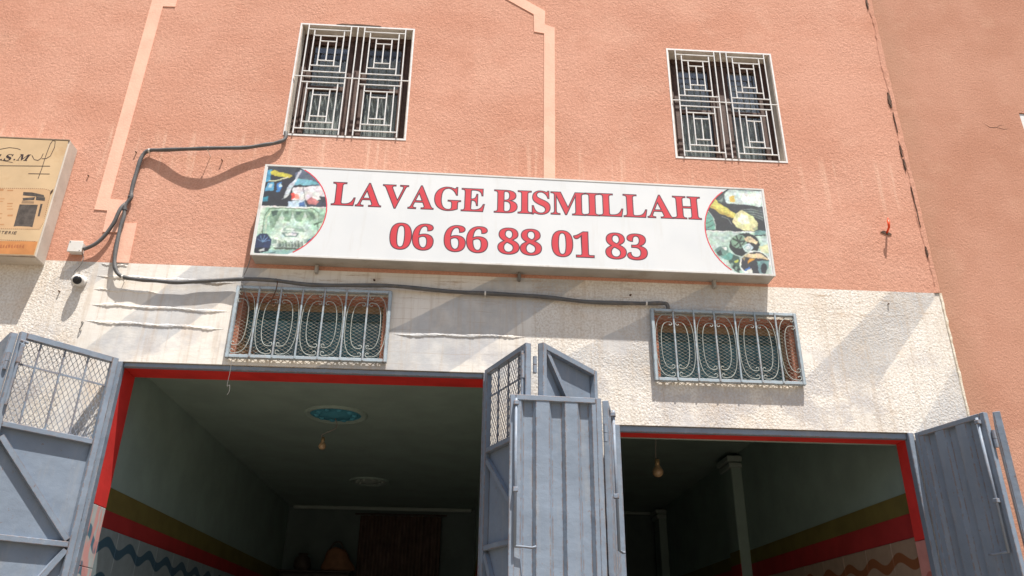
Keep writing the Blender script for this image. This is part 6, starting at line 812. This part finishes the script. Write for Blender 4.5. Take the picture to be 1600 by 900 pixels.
def picture(shapes, x0, x1, z0, z1, circ, nm):
    nx, nz = 180, 270
    gx = np.linspace(x0, x1, nx+1); gz = np.linspace(z0, z1, nz+1); GX, GZ = np.meshgrid(gx, gz)
    def sm(k):
        low = RNG.normal(0, 1, (k+2, k+2)); ii = np.linspace(0, k-.01, nz+1); jj = np.linspace(0, k*.7, nx+1); i0 = ii.astype(int); j0 = jj.astype(int)
        fi = (ii-i0)[:, None]; fj = (jj-j0)[None, :]; fi = fi*fi*(3-2*fi); fj = fj*fj*(3-2*fj)
        return (low[i0][:, j0]*(1-fi)+low[i0+1][:, j0]*fi)*(1-fj)+(low[i0][:, j0+1]*(1-fi)+low[i0+1][:, j0+1]*fi)*fj
    jx = GX*1000+2.6*sm(14)+2.2*sm(30)+1.4*sm(70)+RNG.normal(0, .7, GX.shape); jz = GZ*1000+2.6*sm(14)+2.2*sm(30)+1.4*sm(70)+RNG.normal(0, .7, GX.shape)
    img = np.ones((*GX.shape, 3))*np.array(srgb((200, 205, 205)))
    for col, poly in shapes:
        ins = np.zeros(GX.shape, bool); n = len(poly)
        for i in range(n):
            xa, za = poly[i]; xb, zb = poly[(i+1) % n]
            if za == zb: continue
            cnd = ((za > jz) != (zb > jz)) & (jx < (xb-xa)*(jz-za)/(zb-za)+xa); ins ^= cnd
        img[ins] = srgb(col)
    def blur(a):
        p = np.pad(a, ((1, 1), (1, 1), (0, 0)), 'edge'); return sum(p[1+i:p.shape[0]-1+i, 1+j:p.shape[1]-1+j]*w for i, j, w in ((0, 0, .28), (-1, 0, .12), (1, 0, .12), (0, -1, .12), (0, 1, .12), (1, 1, .06), (-1, -1, .06), (1, -1, .06), (-1, 1, .06)))
    lo = .5*sm(18)+.6*sm(40)+.7*sm(90)
    img = blur(blur(img*np.exp(.20*lo[..., None]+.05*np.stack([sm(30), sm(30), sm(30)], -1)))); img = np.clip(img*0.74+.025, 0, 1)
    cx, cz, r = circ
    keep = ((GX-cx)**2+(GZ-cz)**2) < r*r
    idx = -np.ones(GX.shape, int); vs = []; cols = []
    fs = []
    def vid(i, j):
        if idx[i, j] < 0: idx[i, j] = len(vs); vs.append((GX[i, j], sy-.0003, GZ[i, j])); cols.append((*img[i, j], 1))
        return idx[i, j]
    for i in range(nz):
        for j in range(nx):
            if keep[i, j] and keep[i+1, j] and keep[i, j+1] and keep[i+1, j+1]: fs.append((vid(i, j), vid(i, j+1), vid(i+1, j+1), vid(i+1, j)))
    m = MB(); m.add(vs, fs); o = m.build(nm, PRINT, SIGN)
    at = o.data.color_attributes.new('ink', 'FLOAT_COLOR', 'POINT'); at.data.foreach_set('color', np.array(cols, np.float32).ravel())
    n = 48; pts = []
    for k in range(n+1):
        a = 2*math.pi*k/n; pts.append((cx+r*math.cos(a), cz+r*math.sin(a)))
    m = MB()
    for k in range(n):
        a0, a1 = 2*math.pi*k/n, 2*math.pi*(k+1)/n
        q = [(cx+rr*math.cos(a), cz+rr*math.sin(a)) for rr, a in ((r-.004, a0), (r+.005, a0), (r+.005, a1), (r-.004, a1))]
        if all(x0 <= p[0] <= x1 and z0-.004 <= p[1] <= z1+.004 for p in q): m.add([(p[0], sy-.0006, p[1]) for p in q], [(0, 1, 2, 3)])
    m.build('picture_border', RING, SIGN)
picture(PICS['L'], -1.655, -1.14, 4.348, 5.122, (-1.580, 4.735, .426), 'printed_picture')
picture(PICS['R'], 1.82, 2.322, 4.336, 5.096, (2.277, 4.712, .447), 'printed_picture')
for x in (-1.2, .36, 1.9):
    m = MB(); m.box(x-.012, x+.012, -.05, -.004, 4.262, 4.325, bev=.003); m.tube([(x, -.055, 4.285), (x, -.03, 4.285)], .008, 8); m.build('bracket', SIGNCASE if x != .36 else WIRE, SIGN)

# ------------------------------------------------------------------ left advertising box
AD = thing('advertising_box', (-3.93, -0.075, 4.25), 'sun-bleached beige light-box sign with a copier picture at the left edge', 'sign')
ax0, ax1, ay, az0, az1 = -4.65, -3.238, -0.150, 4.250, 5.300
m = MB(); m.box(ax0, ax1, ay+.006, -.003, az0, az1, bev=.006); m.build('case', ADCASE, AD)
m = MB(); m.box(ax0+.012, ax1-.010, ay, ay+.007, az0+.012, az1-.014, bev=.002); m.build('face', ADFACE, AD)
m = MB(); m.box(ax0, ax1, ay-.002, ay+.008, az1-.013, az1+.001, bev=.003); m.build('edge_trim', mat('brown_box_edge', (0.22, 0.16, 0.11), .6, .2, 10), AD)
m = MB(); m.box(ax0, ax1, ay-.002, ay+.008, az0-.001, az0+.011, bev=.003); m.build('edge_trim', mat('brown_box_edge', (0.22, 0.16, 0.11)), AD)
ADM = {'panel': mat('peach_printed_panel', (0.53, 0.345, 0.195), .55, .1, 4), 'brown': mat('brown_print', (0.22, 0.10, 0.05), .6), 'orange': mat('orange_printed_strip', (0.50, 0.215, 0.075), .55, .15, 7, dirt=(0.42, 0.16, 0.05), ds=8, da=.6),
       'grey': mat('faded_black_print', (0.085, 0.07, 0.06), .6, .3, 30), 'grey2': mat('faded_grey_print', (0.30, 0.20, 0.12), .6, .2), 'faded': mat('faint_orange_print', (0.43, 0.22, 0.10), .6, .2, 20),
       'rust': mat('faint_rust_print', (0.36, 0.13, 0.05), .6, .2), 'ink': mat('black_ink', (0.045, 0.03, 0.028), .5, .2)}
lev = {'panel': .0010, 'orange': .0012, 'grey2': .0018, 'faded': .0016, 'brown': .0020, 'grey': .0022, 'rust': .0024, 'ink': .0026}
parts = {}
for i_, (kd, poly) in enumerate(PICS['A']):
    mm = parts.setdefault(kd, MB()); cl = [(max(ax0+.02, min(ax1-.014, x*.001)), max(az0+.014, min(az1-.016, z*.001))) for x, z in poly]
    yy = ay-lev[kd]*.25-.000004*(i_ % 40)
    mm.add([(x, yy, z) for x, z in cl], [tuple(range(len(cl)))])
NM = {'panel': 'printed_panel', 'brown': 'dashed_line', 'orange': 'orange_strip', 'grey': 'copier_print', 'grey2': 'copier_tray_print', 'faded': 'faded_print', 'rust': 'rust_print', 'ink': 'ink_scribble'}
for kd, mm in parts.items(): mm.build(NM[kd], ADM[kd], AD)
def ad_letter(key, x, z, w, h, slant=0.0, off=0.0008):
    e = gext(key); zs = [p[1] for s in GLYPH[key] for p in s]; m = MB(); sz = h/(max(zs)*.001)
    vs, fs = glyph_mesh(key, x-e[0]*w/(e[1]-e[0]), z, w/(e[1]-e[0]), sz, ay-.0009, off, slant); m.add(vs, fs); m.build('letter', ADM['ink'], AD)
ad_letter('E', -3.790, 5.074, .056, .058, .3); ad_letter('S', -3.694, 5.078, .050, .060, .3); ad_letter('M', -3.596, 5.084, .082, .058, .3)
for x, z in ((-3.712, 5.079), (-3.612, 5.084)):
    m = MB(); m.lathe([(0, -.0003), (.007, -.0003), (.007, 0)], (x, ay-.0006, z+.006), 10, 'y'); m.build('dot', ADM['ink'], AD)
xw = -3.560
for c in ('nE', 'nT', 'nE', 'nR', 'nI', 'nE'):
    wdt = .005 if c == 'nI' else .018; ad_letter(c, xw, 4.433, wdt, .024, .15, .0004); xw += wdt+.008
m = MB(); m.prism([(-3.262, 4.792), (-3.250, 4.815), (-3.252, 4.838), (-3.266, 4.815)], ay-.004, ay+.001); m.build('torn_patch', CRACK, AD)

# ------------------------------------------------------------------ conduit, junction box, camera
def yof(x):  # the conduit sags off the wall where its shadow is long
    return -0.030
pts = [(-1.600, -.02, 5.560), (-1.598, -.03, 5.480), (-1.66, -.04, 5.432), (-1.75, -.045, 5.405), (-1.90, -.055, 5.362), (-2.128, -.088, 5.322), (-2.33, -.080, 5.308), (-2.56, -.042, 5.312), (-2.672, -.030, 5.306), (-2.712, -.030, 5.235), (-2.722, -.03, 5.08), (-2.724, -.03, 4.93), (-2.716, -.03, 4.86),
       (-2.742, -.034, 4.783), (-2.732, -.032, 4.69), (-2.736, -.035, 4.58), (-2.724, -.04, 4.36), (-2.695, -.045, 4.235), (-2.636, -.042, 4.170), (-2.52, -.038, 4.150), (-2.40, -.042, 4.143), (-2.22, -.042, 4.135), (-2.07, -.040, 4.150), (-1.85, -.040, 4.173), (-1.70, -.050, 4.180), (-1.50, -.056, 4.174),
       (-1.21, -.056, 4.148), (-.85, -.054, 4.160), (-.58, -.045, 4.168), (-.186, -.03, 4.148), (.209, -.028, 4.142), (.556, -.028, 4.130), (.905, -.028, 4.102), (1.30, -.028, 4.105), (1.460, -.034, 4.110), (1.505, -.045, 4.098), (1.515, -.03, 4.060), (1.520, .06, 4.04)]
CO = thing('conduit', (-2.7, -0.03, 4.1), 'grey plastic cable conduit running down and along the wall between the windows', 'cable')
sp = smooth_path(pts, 7); m = MB(); m.tube(sp, [.0155+.0012*math.sin(i*.7) for i in range(len(sp))], 10); m.build('pipe', CONDUIT, CO, smooth=True)
sp = smooth_path([(-2.745, -.034, 4.80), (-2.765, -.05, 4.74), (-2.788, -.05, 4.615), (-2.838, -.045, 4.497), (-2.893, -.042, 4.428), (-2.966, -.04, 4.384)], 7)
m = MB(); m.tube(sp, .0145, 10); m.build('branch_pipe', CONDUIT, CO, smooth=True)
for (x, y, z, hz) in ((-2.662, -.03, 5.307, 1), (-2.18, -.085, 5.318, 1), (-2.625, -.042, 4.163, 1), (.10, -.028, 4.143, 1), (1.35, -.028, 4.106, 1), (-2.722, -.03, 4.868, 0), (-2.738, -.033, 4.75, 0)):
    m = MB(); m.lathe([(.019, -.008), (.021, 0), (.019, .008)], (x, y, z), 10, 'z' if not hz else 'y') if False else m.tube([(x-.006*hz, y, z-.006*(1-hz)), (x+.006*hz, y, z+.006*(1-hz))], .019, 10)
    m.tube([(x, y, z-.016), (x, .006, z-.022)], .003, 5); m.build('clip', PVC if hz else CONDUIT, CO)
JB = thing('junction_box', (-3.02, -0.03, 4.36), 'small grey-white plastic junction box at the end of the conduit branch', 'junction box')
m = MB(); m.box(-3.070, -2.972, -.056, -.001, 4.352, 4.440, bev=.008); m.build('housing', PVC, JB)
m = MB(); m.box(-3.073, -2.969, -.066, -.057, 4.349, 4.443, bev=.004); m.build('lid', PVC, JB)
for (x, z) in ((-3.062, 4.432), (-2.980, 4.36)):
    m = MB(); m.tube([(x, -.069, z), (x, -.064, z)], .004, 6); m.build('screw', WIRE, JB)
sp = smooth_path([(-2.975, -.03, 4.36), (-2.955, -.03, 4.315), (-2.965, -.025, 4.26), (-3.0, -.02, 4.20), (-2.985, -.02, 4.165)], 5); m = MB(); m.tube(sp, .0035, 6); m.build('cable', WIRE, JB, smooth=True)
SCM = thing('security_camera', (-2.945, -0.06, 4.09), 'small white dome security camera below the junction box', 'camera')
cx_, cz_ = -2.940, 4.118
m = MB(); m.lathe([(.0, 0), (.045, 0), (.045, -.018), (.036, -.024), (.0, -.024)], (cx_, -.001, cz_+.012), 20, 'y'); m.build('base', PVC, SCM, smooth=False)
m = MB(); vs = []; ax = Vector((.35, -.86, -.37)).normalized(); c0 = Vector((cx_, -.055, cz_))
u_ = ax.orthogonal().normalized(); v_ = ax.cross(u_); prof = [(.0, -.046), (.026, -.040), (.040, -.022), (.045, .0), (.042, .018), (.034, .030), (.030, .030)]
n = 22
for r_, h_ in prof:
    for k in range(n):
        a = 2*math.pi*k/n; vs.append(c0+ax*h_+(u_*math.cos(a)+v_*math.sin(a))*max(r_, .0005))
m.add(vs, [(i*n+k, i*n+(k+1) % n, (i+1)*n+(k+1) % n, (i+1)*n+k) for i in range(len(prof)-1) for k in range(n)]); m.build('dome', PVC, SCM, smooth=True)
m = MB(); vs = []; prof = [(.031, .029), (.028, .034), (.016, .038), (.0, .040)]
for r_, h_ in prof:
    for k in range(n):
        a = 2*math.pi*k/n; vs.append(c0+ax*h_+(u_*math.cos(a)+v_*math.sin(a))*max(r_, .0005))
m.add(vs, [(i*n+k, i*n+(k+1) % n, (i+1)*n+(k+1) % n, (i+1)*n+k) for i in range(len(prof)-1) for k in range(n)]); m.build('lens', BLACKP, SCM, smooth=True)

# ------------------------------------------------------------------ small wall hardware
PEG = thing('wall_peg', (3.42, -0.02, 4.83), 'orange-red plastic peg sticking out of the salmon wall at the right', 'peg')
m = MB(); m.tube([(3.415, .004, 4.835), (3.400, -.072, 4.850), (3.402, -.080, 4.915)], [.008, .009, .011], 8); m.tube([(3.402, -.08, 4.912), (3.402, -.082, 4.935)], [.007, .003], 8); m.build('stem', ORANGE, PEG, smooth=True)
m = MB(); m.prism([(3.36, 4.842), (3.395, 4.825), (3.43, 4.815), (3.452, 4.822), (3.44, 4.838), (3.41, 4.850), (3.385, 4.856)], -.006, .001); m.build('chipped_hole', CRACK, PEG)
NL = ((-2.775, 5.304, .016, 'rusty nail beside the top bend of the conduit'), (-3.10, 5.065, .010, 'rusty nail in the salmon wall between the beige sign and the pale band'), (-2.93, 4.40, .0, None), (-0.757, 4.232, .02, 'rusty bolt stub under the left part of the long sign'),
      (1.234, 4.185, .018, 'rusty bolt stub under the right part of the long sign'), (-3.075, 4.045, .015, 'rusty nail left of the security camera'), (3.30, 4.19, .012, 'rusty nail in the white dado at the far right'), (-2.077, 5.26, .02, 'rusty nail holding the sagging stretch of conduit'))
for (x, z, l, lab) in NL:
    if not lab: continue
    m = MB(); m.tube([(x, .004, z), (x, -l, z-.004)], .005, 6); m.tube([(x, -l, z-.004), (x, -l-.004, z-.004)], .0065, 6)
    if 'stub' in lab: m.lathe([(.0, -.003), (.005, -.002), (.011, .001)], (x, 0, z), 8, 'y')
    tag(m.build('nail', RUST, None), lab, 'nail', 'rusty nails in the facade')
m = MB(); sp = smooth_path([(-2.855, .003, 3.79), (-2.850, -.02, 3.80), (-2.838, -.02, 3.795), (-2.843, -.02, 3.765), (-2.853, -.018, 3.748), (-2.860, .003, 3.752)], 5); m.tube(sp, .0035, 6)
tag(m.build('wall_hook', WIRE, None, smooth=True), 'small bent wire hook in the plaster above the left gate', 'hook')
m = MB(); sp = smooth_path([(-1.690, -.10, 4.345), (-1.705, -.06, 4.33), (-1.722, -.045, 4.26), (-1.742, -.05, 4.18), (-1.736, -.05, 4.13), (-1.70, -.05, 4.06), (-1.665, -.045, 3.98), (-1.655, -.042, 3.90)], 6); m.tube(sp, .0035, 6)
tag(m.build('loose_wire', WIRE, None, smooth=True), 'loose grey wire from the corner of the long sign down to the scroll grille', 'wire')
m = MB(); sp = smooth_path([(-1.72, -.04, 3.56), (-1.718, -.04, 3.44), (-1.722, -.04, 3.34), (-1.705, -.04, 3.345), (-1.700, -.04, 3.30), (-1.712, -.04, 3.27)], 5); m.tube(sp, .002, 5)
tag(m.build('loose_wire', WIRE, None, smooth=True), 'thin wire with a hooked end hanging below the straw-filled grille', 'wire')
m = MB(); sp = smooth_path([(-1.49, -.055, 4.19), (-1.47, -.07, 4.15), (-1.478, -.06, 4.08), (-1.500, -.05, 4.0), (-1.475, -.05, 3.96), (-1.47, -.05, 3.99)], 5); m.tube(sp, .004, 6)
tag(m.build('loose_wire', RUST, None, smooth=True), 'rusty tie wire looped over the conduit at the scroll grille', 'wire')

# dry straw in the left scroll grille
m = MB()
for i in range(150):
    x = -1.735+abs(random.gauss(0, .06)); z = 3.605+abs(random.gauss(0, .05)); y = .02+.05*random.random()
    a = random.random()*6.28; l = .03+.06*random.random(); dz = (random.random()-.5)*l
    m.tube([(x-math.cos(a)*l/2, y-math.sin(a)*.02, max(3.605, z-dz/2)), (x+math.cos(a)*l/2, y+math.sin(a)*.02, max(3.605, z+dz/2))], .0022, 3)
tag(m.build('dry_straw', STRAW, None), 'tangle of dry straw behind the left scroll grille', 'straw', kind='stuff')

# ------------------------------------------------------------------ things in the garages
def ceiling_rose(x, y, z, r, label, blue):
    R = thing('ceiling_rose', (x, y, z-.05), label, 'ceiling rose', 'plaster ceiling roses')
    m = MB(); m.lathe([(r, -.001), (r, -.012), (r*.95, -.024), (r*.9, -.024), (r*.86, -.012), (r*.82, -.016), (r*.80, -.002)], (x, y, z), 40); m.build('rim', MINT, R, smooth=True)
    m = MB(); m.lathe([(r*.84, -.004), (r*.6, -.014), (r*.5, -.010), (r*.42, -.022), (r*.2, -.026), (r*.12, -.036), (.0, -.038)], (x, y, z), 40); m.build('centre', blue, R, smooth=True)
    for k in range(10):
        a = 2*math.pi*k/10; m = MB(); m.lathe([(.0, -.030), (.018, -.026), (.028, -.016), (.03, -.008)], (x+math.cos(a)*r*.6, y+math.sin(a)*r*.6, z), 8); m.build('petal', blue, R, smooth=True)
ceiling_rose(-1.20, 1.55, 3.60, .285, 'blue plaster ceiling rose near the front of the left garage', ROSE_B)
ceiling_rose(-1.20, 4.58, 3.60, .255, 'pale plaster ceiling rose deeper in the left garage', ROSE_W)
def bulb(x, y, zt, zb, r, label, tilt=(0, 0)):
    R = thing('hanging_bulb', (x, y, zb), label, 'light bulb', 'bare hanging bulbs')
    m = MB(); n = 8; bx, by = x+tilt[0], y+tilt[1]
    sp = smooth_path([(x, y, zt), (x+.015, y, zt-(zt-zb)*.3), (bx-.01, by, zb+r*3.9), (bx, by, zb+r*3.2)], 5); m.tube(sp, .005, 6); m.build('cord', WIRE, R, smooth=True)
    m = MB(); m.lathe([(.006, r*3.3), (r*.42, r*3.2), (r*.46, r*2.6), (r*.42, r*2.1)], (bx, by, zb), 14); m.build('socket', BRASS, R, smooth=True)
    m = MB(); m.lathe([(r*.40, r*2.3), (r*.44, r*2.0), (r*.78, r*1.5), (r*1.0, r*1.0), (r*.86, r*.45), (r*.5, r*.1), (.0, 0)], (bx, by, zb), 18); m.build('glass', AMBER, R, smooth=True)
bulb(-1.20, 1.55, 3.56, 3.27, .035, 'bare bulb on a short cord under the blue ceiling rose', (-.09, 0))
bulb(1.725, 1.5, 3.90, 3.09, .05, 'bare bulb hanging in the right garage doorway')
BC = thing('back_curtain', (-.92, 6.42, .04), 'dark brown curtain on the back wall of the left garage', 'curtain')
vs = []; n = 90
for i in range(n+1):
    t = i/n; x = -1.5+1.17*t; y = 6.40+.03*math.sin(i*.8); vs += [(x, y, .05), (x, y, 3.46)]
m = MB(); m.add(vs, [(2*i, 2*i+2, 2*i+3, 2*i+1) for i in range(n)]); m.build('cloth', CLOTH, BC, smooth=True)
m = MB(); m.tube([(-1.58, 6.40, 3.48), (-.25, 6.40, 3.48)], .014, 8); m.build('rod', DARKWOOD, BC)
CB = thing('cabinet', (-1.95, 6.15, .03), 'tall dark cabinet against the back wall of the left garage', 'cabinet')
m = MB(); m.box(-2.45, -1.52, 5.9, 6.35, .03, 2.62, bev=.01); m.build('body', DARKWOOD, CB)
m = MB(); m.box(-2.47, -1.50, 5.88, 6.37, 2.622, 2.65, bev=.006); m.build('top', DARKWOOD, CB)
for (a, b) in ((-2.44, -1.99), (-1.98, -1.53)):
    m = MB(); m.box(a, b, 5.882, 5.899, .1, 2.6, bev=.004); m.build('door', DARKWOOD, CB)
BG = thing('bag', (-1.70, 6.08, 2.652), 'slouched tan bag on top of the dark cabinet', 'bag')
m = MB(); vs = []; nu, nv = 20, 9
for j in range(nv+1):
    t = j/nv; w = .23*(1-.55*t**1.6)*(1+.05*math.sin(j)); dpt = .13*(1-.5*t)
    for k in range(nu):
        a = 2*math.pi*k/nu; vs.append((-1.70+w*math.cos(a)-.05*t, 6.08+dpt*math.sin(a), 2.652+.30*t+.015*math.sin(3*a)*t))
m.add(vs, [(j*nu+k, j*nu+(k+1) % nu, (j+1)*nu+(k+1) % nu, (j+1)*nu+k) for j in range(nv) for k in range(nu)] + [tuple(range(nv*nu, nv*nu+nu)), tuple(range(nu))]); m.build('body', LEATHER, BG, smooth=True)
m = MB(); m.tube(smooth_path([(-1.84, 6.05, 2.93), (-1.78, 6.03, 3.02), (-1.70, 6.03, 3.03), (-1.65, 6.05, 2.94)], 5), .012, 6); m.build('handle', DARKWOOD, BG, smooth=True)
m = MB(); m.lathe([(.09, 0), (.12, .06), (.11, .16), (.06, .2), (.07, .23), (.0, .23)], (-2.2, 6.1, 2.652), 18)
tag(m.build('dark_pot', DARKWOOD, None, smooth=True), 'dark round pot on the cabinet left of the bag', 'pot')
